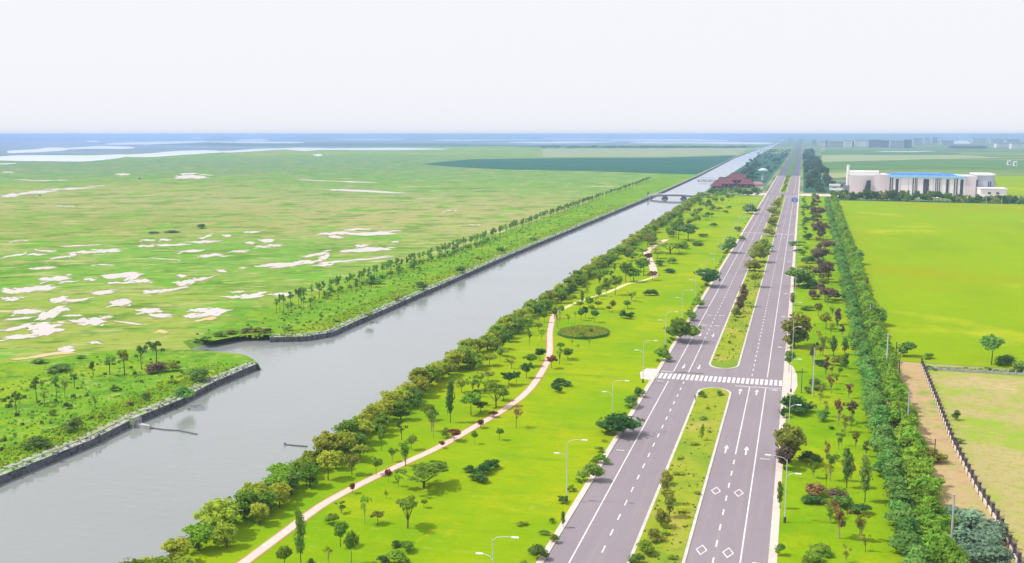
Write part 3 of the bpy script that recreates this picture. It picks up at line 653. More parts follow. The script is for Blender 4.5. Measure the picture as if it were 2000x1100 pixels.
def tree(kind, colr, x, y, wd, h, look, zone, group=None, cat=None, z=0.08):
    cm, tmsh = shape(kind, colr, trnd.randrange(5))
    nm = NAMES[kind]
    if kind == 'bush':
        nm = 'bushy_tree' if 'tree' in look else ('median_shrub' if 'median' in look + zone else ('waterside_bush' if 'waterside' in look else ('roadside_bush' if 'road' in look + zone or 'kerb' in zone or 'verge' in zone else 'shrub')))
    rz = trnd.uniform(0, 6.28); sx = wd * trnd.uniform(.94, 1.06); sy = wd * trnd.uniform(.94, 1.06)
    if tmsh is None:
        o = bpy.data.objects.new(nm, cm); col.objects.link(o)
    else:
        o = bpy.data.objects.new(nm, None); col.objects.link(o); o.empty_display_size = .2
        for pn, me in (('crown', cm), ('trunk', tmsh)):
            c = bpy.data.objects.new(pn, me); col.objects.link(c); c.parent = o
    o.location = (x, y, z); o.rotation_euler = (0, 0, rz); o.scale = (sx, sy, h)
    o['category'] = cat or ('tree' if 'tree' in nm or kind == 'sparse' else ('bush' if 'bush' in nm else 'shrub'))
    PENDING.append((look, zone, group or f'{look}s {zone}', y, o)); return o
def ptree(off, sc, items, zone, zb=.1):
    for it in items:
        ub, vb, wd, vt, kind, colr, look = it
        u = off[0] + ub / sc; v = off[1] + vb / sc; vt = off[1] + vt / sc
        x, y = gp(u, v, zb); h = max(.8, top_z(x, y, vt)); m = mpp(x, y)
        tree(kind, colr, x, y, wd / sc * m * 1.42, h * 1.02, look, zone)

L = dict(g='round green tree', w='wide yellow-green tree', s='spreading open-crowned tree', t='thin pale sapling', r='small red-leaved tree', b='dark green shrub', v='vase-shaped young tree', c='dark columnar tree', p='purple-brown leaved tree', o='rust-coloured young tree')
ptree((500, 880), 5, [(440,1130,130,590,'column','bank','tall dark two-tiered tree'),(280,1140,140,940,'round','green',L['g']),(710,1130,110,960,'sparse','lime',L['t']),(930,1110,120,780,'round','green',L['g']),(825,940,150,690,'round','green',L['g']),
 (750,720,140,590,'bush','green',L['b']),(835,610,120,500,'vase','green',L['v']),(1060,715,130,450,'sparse','green',L['t']),(1190,720,110,590,'round','olive',L['g']),(1480,760,250,430,'spread','green',L['s']),(1640,370,430,120,'spread','green',L['s']),
 (1275,470,50,390,'sparse','green',L['t']),(1390,350,80,220,'sparse','green',L['t']),(1295,310,60,180,'round','red',L['r']),(940,420,70,320,'round','red',L['r']),(1175,240,100,70,'round','green',L['g']),(705,290,200,20,'round','willow',L['w']),(1015,105,150,-60,'round','willow',L['w']),(1330,110,80,-20,'vase','green',L['v']),
 (1370,935,100,870,'bush','dark',L['b']),(1480,990,150,865,'bush','green',L['b']),(1400,1095,170,955,'bush','green',L['b']),(1270,1105,120,1020,'bush','dark',L['b']),(1640,560,60,480,'round','green',L['g']),(540,1120,70,1040,'bush','green',L['b'])], 'on the near lawn')
ptree((550, 800), 3.333, [(1230,405,75,355,'bush','dark',L['b']),(1310,425,90,340,'bush','dark',L['b']),(1285,468,105,400,'bush','dark',L['b']),(1380,385,70,312,'bush','dark',L['b']),(1340,400,80,325,'bush','dark',L['b']),(1560,755,60,730,'tuftline','lime','low tuft of grass')], 'in the clump on the open lawn')
ptree((800, 680), 5.5, [(440,800,115,370,'column','dark','dark narrow cypress'),(255,960,110,660,'sparse','bank',L['t']),(660,720,190,470,'round','green',L['g']),(930,640,240,330,'spread','green',L['s']),(740,470,160,290,'spread','green',L['s']),(760,690,150,560,'round','bank',L['g']),
 (1065,400,150,260,'round','dark',L['g']),(1145,390,80,240,'round','dark',L['g']),(1258,325,125,160,'round','dark',L['g']),(1300,195,140,60,'round','green',L['g']),(1400,135,110,0,'round','dark',L['g']),(1525,220,105,75,'round','red',L['r']),(1610,175,60,10,'sparse','green',L['t']),(1700,130,90,10,'round','green',L['g']),
 (1145,855,130,600,'sparse','rust',L['t']),(965,990,75,860,'round','green',L['g']),(700,1030,60,890,'round','green',L['g']),(390,960,80,850,'bush','green',L['b']),(480,1000,140,870,'round','red',L['r']),(20,1090,110,940,'round','green',L['g']),(350,1075,60,1000,'round','red',L['r']),(760,860,90,770,'round','red',L['r']),(900,745,90,680,'round','red',L['r']),(1010,560,140,450,'round','green',L['g']),
 (560,480,130,330,'round','willow',L['w']),(860,190,140,60,'round','willow',L['w']),(1000,90,110,0,'round','willow',L['w'])], 'left of the footpath bend')
ptree((800, 680), 5.5, [(1590,475,100,365,'bush','dark',L['b']),(1690,405,110,345,'bush','dark',L['b']),(1630,395,130,315,'bush','dark',L['b']),(1560,425,80,355,'bush','dark',L['b'])], 'near the footpath bend')
ptree((1060, 560), 6.875, [(195,560,110,180,'sparse','olive',L['t']),(225,600,80,240,'sparse','green',L['t']),(515,455,100,290,'round','green',L['g']),(575,425,90,265,'round','dark',L['g']),(500,290,80,195,'round','green',L['g']),(700,480,100,310,'round','dark',L['g']),(745,300,100,190,'round','green',L['g']),(890,340,65,260,'round','green',L['g']),(940,340,75,175,'round','olive',L['g']),
 (1190,190,65,75,'round','olive',L['g']),(1135,290,60,195,'sparse','green',L['t']),(345,495,70,380,'sparse','olive',L['t']),(440,480,60,340,'sparse','lime',L['t']),(390,800,50,700,'sparse','green',L['t']),(480,870,50,780,'sparse','green',L['t']),(625,815,50,700,'sparse','green',L['t']),(530,710,65,600,'round','green',L['g']),(340,970,110,820,'round','green',L['g']),(240,860,110,755,'round','green',L['g']),(230,1040,70,850,'sparse','green',L['t']),
 (590,225,60,20,'sparse','green',L['t']),(530,235,70,50,'column','green',L['c']),(730,105,50,15,'round','green',L['g']),(120,180,80,60,'round','green',L['g']),(300,180,90,60,'round','green',L['g']),(390,160,90,0,'round','dark',L['g']),(650,640,55,560,'round','green',L['g'])], 'around the oval bed')
ptree((1060, 560), 6.875, [(1080,425,100,305,'bush','dark',L['b']),(1150,435,110,335,'bush','dark',L['b']),(1195,405,90,325,'bush','dark',L['b'])], 'in the clump right of the oval bed')
ptree((950, 400), 3.142, [(720,475,80,390,'round','green',L['g']),(735,515,60,470,'bush','green',L['b']),(790,555,75,430,'round','green',L['g']),(855,475,70,350,'round','green',L['g']),(905,475,95,390,'round','green',L['g']),(965,435,85,325,'round','green',L['g']),(1000,350,55,298,'round','red',L['r']),(1018,465,55,405,'round','rust',L['r']),(1060,375,65,328,'bush','dark',L['b']),
 (1130,300,150,220,'spread','green',L['s']),(1240,225,105,115,'round','bank',L['g']),(1180,215,80,95,'round','green',L['g']),(1290,250,65,225,'bush','dark',L['b']),(1335,197,65,173,'bush','dark',L['b']),(1395,132,45,110,'bush','dark',L['b']),(1125,417,65,385,'bush','dark',L['b']),(995,558,55,512,'bush','dark',L['b']),(1030,555,45,512,'bush','dark',L['b']),(890,595,60,535,'sparse','green',L['t']),(865,640,50,590,'round','green',L['g']),
 (1180,300,60,240,'round','green',L['g']),(1050,330,70,280,'round','green',L['g']),(690,560,60,500,'column','green',L['c']),(1140,360,60,320,'bush','green',L['b']),(1210,270,60,215,'bush','green',L['b']),(1465,50,35,30,'bush','dark',L['b']),(1490,22,30,6,'bush','dark',L['b'])], 'in the far half of the park')
# infill trees between bank and lawn in the distance
for i in range(60):
    y = 470 + 560 * (i / 60) + trnd.uniform(-5, 5); x = -86 + trnd.uniform(0, 1) * min(26, 12 + (y - 470) * .05)
    tree('round' if i % 3 else 'bush', trnd.choice(['green', 'bank', 'green', 'olive']), x, y, trnd.uniform(4.5, 8), trnd.uniform(3.5, 6.5), 'mixed green tree', 'in the far park by the canal')
for i in range(45):
    y = 150 + 330 * ((i + .5) / 45); x = -77 + trnd.uniform(-3, 10) + (y > 330) * 1
    tree(trnd.choice(['round', 'sparse', 'round', 'vase']), trnd.choice(['green', 'olive', 'green', 'dark']), x, y, trnd.uniform(2, 4.2), trnd.uniform(2.6, 5), 'small green tree', 'in the strip behind the bank willows')
# willow row on the near bank
def bankx(y):
    for (a, b) in zip(right_water[:-1], right_water[1:]):
        if a[1] <= y <= b[1]: return a[0] + (b[0] - a[0]) * (y - a[1]) / (b[1] - a[1])
y = 104.
while y < 1010:
    big = trnd.uniform(.75, 1.2) * (.92 if y > 300 else 1)
    tree('willow', 'willow' if trnd.random() < .72 else 'green', bankx(y) + 3.0 + trnd.uniform(-.7, 1.2), y, 6.2 * big, 5.0 * big, 'rounded willow', 'in the canal bank row')
    if trnd.random() < .55: tree('willow', trnd.choice(['willow', 'green', 'bank']), bankx(y) + 6.3 + trnd.uniform(-.8, 1.2), y + 2, 5.0 * big, 4.6 * big, 'smaller willow', 'behind the canal bank row')
    if trnd.random() < .4: tree('bush', 'olive', bankx(y) + 1.6, y + 1.5, 2.6, 1.8, 'olive waterside bush', 'at the foot of the bank willows')
    y += 4.6 * trnd.uniform(.8, 1.3)
# post dots on the bank edge (low railing)
rail = empty('bank_railing', (-85, 100, 0)); tag(rail, 'low dark post railing along the park edge of the canal', 'railing')
m = MB(); m2 = MB(); y = 108
nposts = 0
while y < 420 :
    bx_ = bankx(y) + 1.35 + 85
    if nposts < 100:
        pm = MB(); pm.box(bx_ - .12, bx_ + .12, y - 100 - .12, y - 100 + .12, 0, .95); pm.build('post', M_dgrey, rail)
    nposts += 1; y += 3.1
yy = [108 + i * 10 for i in range(32)]
m2.tube([(bankx(q) + 1.35 + 85, q - 100, .8) for q in yy], .05, 4); m2.build('rail', M_dgrey, rail)

# left bank row of slender trees
y = 306.
k = 0
while y < 1330:
    x = -169.5 - max(0, (y - 520)) * .024 + trnd.uniform(-1.2, 1.2)
    tree('umbrella', trnd.choice(['bank', 'teal', 'belt']), x, y, trnd.uniform(2.4, 3.8), trnd.uniform(5.6, 7.2), 'slender dark tree', 'in the far canal bank row', z=.03)
    if y < 520 and trnd.random() < .45: tree('umbrella', 'teal', x + trnd.uniform(3, 8), y + trnd.uniform(-3, 3), trnd.uniform(2.5, 4), trnd.uniform(4, 6), 'small teal-green tree', 'beside the start of the far bank row', z=.03)
    if 330 < y < 560: tree('bush', 'belt', x + trnd.uniform(-1, 2), y + 2, trnd.uniform(2, 3.6), trnd.uniform(1.5, 3), 'teal-green bush', 'under the far bank row', z=.03)
    y += 4.0 if y < 900 else 7
ptree((0, 560), 2.75, [(90,690,60,560,'umbrella','bank','slender tree'),(200,625,62,480,'umbrella','bank','slender tree'),(305,612,42,475,'umbrella','bank','slender tree'),(400,545,42,465,'umbrella','bank','slender tree'),(590,475,70,375,'umbrella','bank','slender tree'),(670,475,70,335,'umbrella','olive','slender tree'),(760,445,55,305,'umbrella','bank','slender tree'),(840,412,72,285,'umbrella','bank','slender tree'),(240,645,45,560,'umbrella','olive','slender tree'),(500,480,50,400,'umbrella','bank','slender tree'),(350,600,40,500,'umbrella','olive','slender tree'),
 (980,612,110,520,'bush','teal','round green bush'),(1080,500,115,430,'bush','bank','round green bush'),(200,865,115,790,'bush','bank','round green bush'),(400,775,95,700,'bush','bank','round green bush'),(850,462,95,400,'bush','purple','grey-brown bush'),(930,450,70,395,'bush','olive','grey-brown bush'),(320,452,130,410,'bush','bank','round green bush'),(200,412,75,385,'bush','bank','round green bush'),
 (620,560,50,530,'bush','bank','round green bush'),(700,640,60,610,'bush','olive','round green bush'),(780,600,60,570,'bush','bank','round green bush'),(360,655,40,620,'bush','dark','round green bush'),(480,660,30,600,'sparse','bank','thin sapling'),(515,650,30,590,'sparse','bank','thin sapling'),(290,690,40,650,'bush','lime','round green bush'),(440,385,50,365,'bush','bank','round green bush')], 'on the near peninsula', .03)
ptree((0, 560), 2.75, [(1110,290,60,262,'bush','bank','dark reedy bush'),(1180,268,62,240,'bush','bank','dark reedy bush'),(1240,255,62,230,'bush','olive','dark reedy bush'),(1320,245,60,218,'bush','purple','brown reedy bush'),(1380,243,60,216,'bush','olive','brown reedy bush'),(1430,248,55,220,'bush','purple','brown reedy bush'),(1060,312,50,288,'bush','bank','dark reedy bush')], 'on the far shore of the inlet', .03)
ptree((500, 380), 3.333, [(1590,385,60,330,'bush','bank','round bush'),(1325,510,60,450,'bush','bank','round bush'),(1070,620,70,555,'bush','bank','round bush'),(770,580,100,530,'bush','teal','round bush'),(210,885,60,855,'bush','bank','round bush'),(930,690,60,650,'bush','olive','round bush'),(740,800,70,765,'bush','bank','round bush'),(1440,420,50,395,'bush','lime','round bush'),(1800,300,50,275,'bush','bank','round bush'),(530,830,40,815,'bush','bank','round bush')], 'on the grassy far bank above the wall', .03)
ptree((0, 230), 2.857, [(1122,618,52,588,'bush','dark','lone dark bush'),(860,648,50,632,'bush','dark','lone dark bush'),(960,640,70,626,'bush','dark','lone dark bush'),(223,438,12,428,'bush','dark','lone dark bush'),(780,345,14,335,'bush','dark','lone dark bush')], 'out in the open marsh', 0)

# wild tufts as stuff
def tufts(name, edge, x0, x1, n, mat, smin, smax, seed, label, z=0.03, pw=1.0):
    """blades scattered from an edge polyline sideways: x offset x0..x1"""
    rg = random.Random(seed); m = MB(); E_ = densify(edge, 6)
    wts = [1.0 / (40 + p[1]) ** 1.2 for p in E_] if 'median' not in name else [1.0 / (40 + p[1]) ** 1.2 for p in E_]
    for p0 in rg.choices(E_, wts, k=n):
        q = rg.random() ** pw; p = (p0[0] + x0 + (x1 - x0) * q, p0[1] + rg.uniform(-6, 6)); s = rg.uniform(smin, smax)
        for k in range(3):
            an = rg.uniform(0, 3.14); dx, dy = math.cos(an) * s, math.sin(an) * s
            m.quad([(p[0] - dx, p[1] - dy, z), (p[0] + dx, p[1] + dy, z), (p[0] + dx * .7 + dy * .3, p[1] + dy * .7, z + s * 1.2), (p[0] - dx * .8, p[1] - dy * .8 + dx * .2, z + s * rg.uniform(.7, 1.3))])
    o = m.build(name, mat); tag(o, label, 'grass', None, 'stuff')
LM = lambda k: leafmat('leaf_' + k, *COL[k])
near_edge = [p for p in pen_in if 110 < p[1] < 232]; far_edge = [p for p in inner_main if 268 < p[1] < 900]
tufts('wild_grass', near_edge, -1, -44, 900, LM('belt'), .12, .42, 5, 'mid green wild tufts over the near peninsula')
tufts('wild_grass', near_edge, 0, -9, 1300, LM('lime'), .15, .45, 6, 'pale green wild tufts behind the near retaining wall')
tufts('wild_grass', near_edge, -2, -44, 130, LM('bank'), .25, .7, 9, 'darker weed clumps over the near peninsula')
tufts('wild_grass', far_edge, 0, -8, 1500, LM('lime'), .2, .5, 7, 'pale green wild tufts behind the far retaining wall')
tufts('wild_grass', far_edge, -3, -28, 700, LM('belt'), .2, .55, 8, 'mid green wild tufts on the far bank slope')
tufts('median_grass', [(-21.0, y) for y in range(112, 232, 6)], 0, 6.6, 160, LM('olive'), .08, .24, 10, 'tall olive grass growing in the road median', .2)
tufts('median_grass', [(-21.0, y) for y in range(276, 620, 6)], 0, 6.6, 450, LM('olive'), .08, .24, 12, 'far tall olive grass growing in the road median', .2)

# road-left shrubs
ptree((0, 0), 1, [(1385,560,50,515,'bush','dark','big rounded dark shrub'),(1325,668,62,610,'bush','green','big rounded dark shrub'),(1206,852,75,798,'bush','dark','big rounded dark shrub'),(1425,494,32,460,'bush','bank','big rounded dark shrub'),(1298,704,28,674,'bush','green','small roadside bush'),(1464,418,28,396,'bush','bank','big rounded dark shrub'),(1440,452,16,440,'bush','bank','small roadside bush'),(1362,600,22,575,'bush','green','small roadside bush'),(1350,625,24,603,'bush','green','small roadside bush'),(1448,470,14,458,'bush','bank','small roadside bush'),
 (1053,1090,28,1058,'bush','bank','small roadside bush'),(1155,938,40,898,'bush','bank','small roadside bush'),(1175,905,24,885,'bush','green','small roadside bush'),(1082,1060,18,1040,'bush','green','small roadside bush'),(1100,1030,10,1000,'column','bank','small roadside bush'),(1232,795,30,768,'bush','bank','small roadside bush'),(1246,775,22,752,'bush','bank','small roadside bush')], 'left of the left carriageway', .1)
for i in range(70):
    y = 125 + i * 6.2 + trnd.uniform(-1.5, 1.5)
    if 242 < y < 262: continue
    s = trnd.uniform(.9, 1.8)
    tree('tuftline', trnd.choice(['bank', 'dark', 'green', 'olive']), -34.9 - trnd.uniform(0, .6), y, s * 1.3, s * .8, 'low scruffy shrub', 'along the left kerb')
# median planting
ptree((0, 0), 1, [(1300,985,26,925,'column','olive','upright olive shrub'),(1308,1010,26,960,'column','olive','upright olive shrub'),(1290,1030,30,985,'bush','olive','olive median bush'),(1300,945,20,912,'bush','olive','olive median bush'),(1262,1080,34,1050,'bush','green','olive median bush'),(1278,1055,30,1032,'bush','olive','olive median bush'),(1245,1100,30,1078,'bush','bank','olive median bush'),(1371,775,14,762,'bush','bank','olive median bush'),(1405,772,12,762,'bush','bank','olive median bush'),(1358,790,6,772,'sparse','dark','thin median sapling'),
 (1452,598,20,556,'column','purple','brown-green median tree'),(1444,612,20,580,'column','purple','brown-green median tree'),(1437,620,18,598,'bush','olive','olive median bush'),(1474,560,26,530,'round','lime','yellowish median tree'),(1470,530,34,505,'bush','olive','olive median bush'),(1480,512,36,470,'bush','olive','olive median bush'),(1490,490,28,462,'bush','green','olive median bush'),(1500,462,24,440,'bush','olive','olive median bush'),(1506,440,18,420,'bush','olive','olive median bush'),(1510,420,18,402,'bush','olive','olive median bush'),(1516,405,16,388,'bush','olive','olive median bush'),(1372,860,10,820,'bush','green','olive median bush')], 'in the road median', .2)
for i in range(52):
    y = 130 + i * 9.3; 
    if 240 < y < 270 or 630 < y < 655: continue
    s = trnd.uniform(.6, 1.5); 
    tree('tuftline', trnd.choice(['olive', 'lime', 'belt', 'lime']), -17.5 + trnd.uniform(-2.8, 2.8), y, s * 1.8, s * .8, 'low median shrub', 'scattered along the grass median', z=.18)
for i in range(48):
    y = 655 + i * 18.5
    if 1036 < y < 1108: continue
    tree('bush', trnd.choice(['olive', 'olive', 'lime', 'green']), -17.5 + trnd.uniform(-1.8, 1.8), y, trnd.uniform(3, 5.5), trnd.uniform(2, 3.6), 'distant median bush', 'in the far median', z=.2)
# right verge
ptree((1520, 780), 3.4375, [(250,445,85,350,'bush','bank',L['b']),(195,415,90,345,'bush','dark',L['b']),(235,530,62,440,'vase','green',L['v']),(345,545,95,370,'vase','bank',L['v']),(460,595,92,340,'column','bank',L['c']),(580,690,95,390,'column','bank',L['c']),(350,800,100,690,'vase','rust',L['o']),(255,650,140,545,'bush','rust','rust-brown shrub'),(375,665,150,590,'bush','purple','purple-brown shrub'),
 (240,700,130,640,'bush','dark',L['b']),(440,725,150,640,'bush','bank',L['b']),(560,765,130,690,'bush','dark',L['b']),(320,600,60,450,'sparse','yellow','yellow sapling'),(410,935,115,745,'vase','rust',L['o']),(545,950,105,775,'vase','olive',L['v']),(285,1035,120,955,'bush','green',L['b']),(330,1055,60,1000,'bush','green',L['b']),(240,1095,130,1020,'bush','green',L['b']),(195,1100,80,1050,'bush','green',L['b']),(455,1095,60,985,'vase','olive',L['v']),(15,1045,65,950,'bush','bank',L['b']),
 (405,175,65,10,'vase','rust',L['o']),(495,160,80,20,'vase','purple',L['p']),(445,220,65,110,'vase','olive',L['v']),(530,195,30,150,'sparse','bank',L['t']),(405,335,55,225,'vase','bank',L['v']),(520,335,55,225,'vase','olive',L['v']),(590,385,55,290,'vase','bank',L['v']),(310,145,90,50,'bush','bank',L['b']),(355,200,40,180,'bush','green',L['b']),(105,85,190,-30,'bush','dark','large dark shrub'),(40,120,60,40,'bush','dark',L['b']),
 (70,430,180,165,'willow','olive','large olive street tree'),(40,470,110,310,'willow','purple','brown-leaved street tree'),(10,735,50,560,'column','bank',L['c'])], 'on the near right verge', .1)
ptree((1520, 560), 4.583, [(140,540,250,235,'willow','olive','large olive street tree'),(170,545,170,330,'bush','bank','large dark shrub'),(95,765,85,565,'round','bank',L['g']),(270,210,115,163,'bush','bank',L['b']),(355,265,75,145,'round','olive',L['g']),(425,380,110,245,'round','lime','yellow-green tree'),(480,400,60,330,'vase','lime','yellow-green tree'),(535,340,85,200,'column','purple',L['p']),(570,450,65,350,'vase','purple',L['p']),
 (310,700,85,510,'vase','purple',L['p']),(400,620,85,450,'vase','olive',L['v']),(495,620,70,450,'column','bank',L['c']),(600,735,75,600,'column','bank',L['c']),(595,610,70,455,'column','bank',L['c']),(425,795,85,675,'vase','purple',L['p']),(535,710,100,600,'bush','olive','tan-leaved shrub'),(550,800,45,720,'round','green',L['g']),(330,915,135,815,'bush','bank',L['b']),(265,950,75,880,'bush','bank',L['b']),(385,990,75,890,'vase','olive',L['v']),(460,920,75,795,'vase','olive',L['v']),(630,1000,80,875,'vase','rust',L['o']),(370,700,120,650,'bush','dark',L['b']),
 (420,140,150,0,'round','purple',L['p']),(500,120,120,20,'bush','purple',L['p']),(310,110,90,20,'bush','purple',L['p']),(130,170,60,60,'column','olive','large dark shrub')], 'on the right verge near the crossing', .1)
ptree((1500, 360), 3.235, [(170,650,140,525,'round','bank','large dark shrub'),(240,640,110,540,'bush','green',L['b']),(280,660,80,600,'bush','dark',L['b']),(180,385,90,350,'bush','bank',L['b']),(200,430,60,405,'bush','dark',L['b']),(380,620,100,490,'round','purple',L['p']),(330,500,100,400,'round','purple',L['p']),(365,440,90,350,'round','purple',L['p']),(330,350,85,240,'round','purple',L['p']),(315,225,80,140,'round','purple',L['p']),(270,500,70,440,'bush','dark',L['b']),(260,350,60,300,'bush','dark',L['b']),(240,240,60,200,'bush','bank',L['b']),(230,160,50,120,'bush','bank',L['b']),(230,560,120,500,'bush','lime','yellow-green shrub')], 'on the right verge beyond the crossing', .1)
for i in range(44):
    y = 400 + i * 14.5
    tree(trnd.choice(['round', 'round', 'bush']), trnd.choice(['purple', 'purple', 'olive', 'bank']), 10 + trnd.uniform(-2.5, 3) + (y - 400) * .004, y, trnd.uniform(4, 6.5), trnd.uniform(4, 6), 'dusky brown-green tree', 'in the far verge row')
    if i % 2: tree('bush', trnd.choice(['bank', 'green', 'dark']), 3.0 + trnd.uniform(-1, 1.5), y, trnd.uniform(2.5, 5), trnd.uniform(1.5, 3), 'kerbside shrub', 'beside the far right kerb')
for i in range(22):
    y = 150 + i * 10.5; tree(trnd.choice(['vase', 'sparse', 'vase']), trnd.choice(['olive', 'rust', 'bank', 'green']), trnd.uniform(6, 13), y, trnd.uniform(1.5, 2.6), trnd.uniform(2.2, 4), 'thin young tree', 'among the verge planting')
# double belt hedge of trees
def beltx(y): return 17.0 + (max(y, 120) - 150) * .0075
y = 112.; 
while y < 985:
    tree('column' if trnd.random() < .25 else 'bush', 'teal', beltx(y) + trnd.uniform(-.5, .5), y, trnd.uniform(5.0, 6.2), trnd.uniform(4.0, 4.8), 'dense teal-green tree', 'in the shelter belt left row'); y += 3.2 if y < 600 else 5.5
y = 113.
while y < 985:
    gx = beltx(y) + 3.9 + (y - 112) * .0035
    tree('cone' if trnd.random() < .75 else 'round', 'belt', gx + trnd.uniform(-.5, .5), y, trnd.uniform(5.2, 6.6), trnd.uniform(4.4, 6.4), 'fresh green conical tree', 'in the shelter belt right row'); y += 3.4 if y < 600 else 5.5
ptree((0, 0), 1, [(1677,516,32,482,'bush','teal','rounded bush'),(1718,635,34,590,'bush','bank','rounded bush'),(1773,695,32,660,'bush','bank','rounded bush'),(1936,712,42,652,'round','teal','dense green tree'),(1968,712,36,692,'bush','bank','rounded bush'),(1690,560,14,540,'bush','rust','small brown bush'),(1700,585,12,570,'bush','rust','small brown bush'),
 (1868,1030,56,985,'bush','blueleaf','pale bluish bush'),(1898,1040,60,992,'bush','blueleaf','pale bluish bush'),(1926,1052,58,1004,'bush','blueleaf','pale bluish bush'),(1872,1066,60,1018,'bush','blueleaf','pale bluish bush'),(1906,1078,62,1026,'bush','blueleaf','pale bluish bush'),(1940,1084,56,1032,'bush','blueleaf','pale bluish bush'),(1885,1100,60,1052,'bush','blueleaf','pale bluish bush'),(1925,1106,60,1058,'bush','blueleaf','pale bluish bush'),(1955,1112,44,1066,'bush','blueleaf','pale bluish bush'),(1812,700,20,688,'bush','green','small brown bush'),(1870,545+320,18,855,'bush','olive','small brown bush'),(1868,820,14,800,'bush','bank','small brown bush'),(1815,900,50,870,'bush','olive','low scrubby bush'),(1800,925,40,890,'bush','bank','low scrubby bush'),(1990,725,30,700,'bush','bank','rounded bush')], 'right of the shelter belt', .1)
for i in range(16):
    u = 1812 + i * 12; x, y = gp(u, 722 + i * .4); tree('tuftline', trnd.choice(['olive', 'bank', 'green']), x, y, trnd.uniform(2, 3), trnd.uniform(.7, 1.3), 'low hedge shrub', 'between the crop field and the dry lot')
# trees along the road in front of the factory and around
for i in range(96):
    x = 28 + i * 2.0 + trnd.uniform(-1, 1); y = 1002 + trnd.uniform(-6, 9) - i * .18
    tree(trnd.choice(['bush', 'round', 'cone']), trnd.choice(['dark', 'dark', 'bank', 'olive']), x, y, trnd.uniform(6, 9.5), trnd.uniform(6.5, 10.5) * (1 if x < 130 else .75), 'dark tree', 'in the row before the white factory')
for i in range(110):
    y = 1100 + i * 24; tree(trnd.choice(['bush', 'round']), 'far', 10 + trnd.uniform(-4, 24), y, trnd.uniform(9, 16), trnd.uniform(9, 17), 'dark roadside tree', 'beyond the far junction on the right')
for i in range(80):
    y = 1240 + i * 34; lx = right_water[7][0] + (y - 1240) * -.02; x = trnd.uniform(lx + 16, -42)
    tree(trnd.choice(['bush', 'round']), 'far', x, y, trnd.uniform(8, 14), trnd.uniform(5, 10), 'distant dark tree', 'between the canal and the far road')
for i in range(50):
    x = -88 + i * 1.0 + trnd.uniform(-2, 2); y = 1050 + trnd.uniform(-16, 60); tree('round' if i % 2 else 'bush', trnd.choice(['bank', 'green', 'dark']), x, y, trnd.uniform(5, 8), trnd.uniform(3.5, 6), 'green tree', 'before the red-roofed halls')
for i in range(34):
    x = -100 + (right_water[7][0] + 100) * 0 + trnd.uniform(10, 22); y = 1320 + i * 25; tree('bush', 'far', x - i * .1, y, 9, 6, 'dark bank bush', 'on the far right canal bank')
# left of canal beyond forest: few
for i in range(24):
    u = 1060 + i * 17 + trnd.uniform(-5, 5); x, y = gp(u, 289.5); tree('bush', 'far', x, y, trnd.uniform(40, 90), trnd.uniform(9, 16), 'distant treeline clump', 'at the far edge of the marsh', z=0)

# ------------------------------------------------------------ oval bed on the lawn
cx, cy = gp(1140, 650, .3); rx_ = 49 * mpp(cx, cy); ry_ = abs(gp(1140, 638)[1] - gp(1140, 662)[1]) / 2
bed = empty('oval_bed', (cx, cy, .1), 0); tag(bed, 'oval clipped planting bed with dark rim on the lawn', 'planting bed')
m = MB(); n = 40; ring = [(rx_ * math.cos(2 * math.pi * i / n) * (1 + .05 * math.sin(5 * i)), ry_ * math.sin(2 * math.pi * i / n)) for i in range(n)]
m.prism(ring, 0, .75); m.build('hedge_base', groundmat('hedge_dark', (0.05, 0.12, 0.02), [(1.5, (0.09, 0.2, 0.03), .45, .6)]), bed)
cs = []; rr = []
for i in range(260):
    a = rnd.uniform(0, 6.28); q = math.sqrt(rnd.random()) * .95; cs.append((rx_ * q * math.cos(a), ry_ * q * math.sin(a), .7)); rr.append(rnd.uniform(.5, .9))
me = leaf_mesh('foliage', cs, rr, [26] * len(cs), .22, leafmat('leaf_lime', *COL['lime']), 3, .35, .8)
o = bpy.data.objects.new('foliage', me); col.objects.link(o); o.parent = bed

# ------------------------------------------------------------ street lamps
def make_lamp(side):
    root = empty('street_lamp'); s = side      # side = +1: long arm points to +X
    m = MB(); m.tube([(0, 0, 0), (0, 0, 5), (0, 0, 10.1)], [.10, .08, .055], 8); m.build('pole', M_lamp, root)
    m = MB(); m.tube([(0, 0, 0), (0, 0, .9)], [.22, .2], 8); m.build('base', M_lampbase, root)
    m = MB(); m.tube([(0, 0, 9.9), (s * .5, 0, 10.4), (s * 1.6, 0, 10.6), (s * 2.6, 0, 10.65)], [.055, .045, .04, .035], 6); m.build('road_arm', M_lamp, root)
    m = MB(); m.tube([(0, 0, 7.2), (-s * .35, 0, 7.8), (-s * 1.0, 0, 8.05), (-s * 1.5, 0, 8.05)], [.06, .05, .045, .04], 6); m.build('path_arm', M_lamp, root)
    for xx, zz in ((s * 2.9, 10.62), (-s * 1.75, 8.02)):
        m = MB(); m.box(xx - .45, xx + .45, -.17, .17, zz - .06, zz + .08); m.box(xx - .3, xx + .3, -.12, .12, zz - .1, zz - .06); m.build('lamp_head', M_white, root)
    return root
lp = {1: make_lamp(1), -1: make_lamp(-1)}
for side, X in ((1, -35.2), (-1, -0.4)):
    for i in range(34):
        y = 116.3 + 42.3 * i
        o = lp[side] if i == 0 else copy_tree(lp[side]); o.location = (X, y, .1)
        o['category'] = 'street lamp'
        PENDING.append(('white twin-arm street lamp', 'left of the road' if side == 1 else 'right of the road', 'street lamps left of the road' if side == 1 else 'street lamps right of the road', y, o))
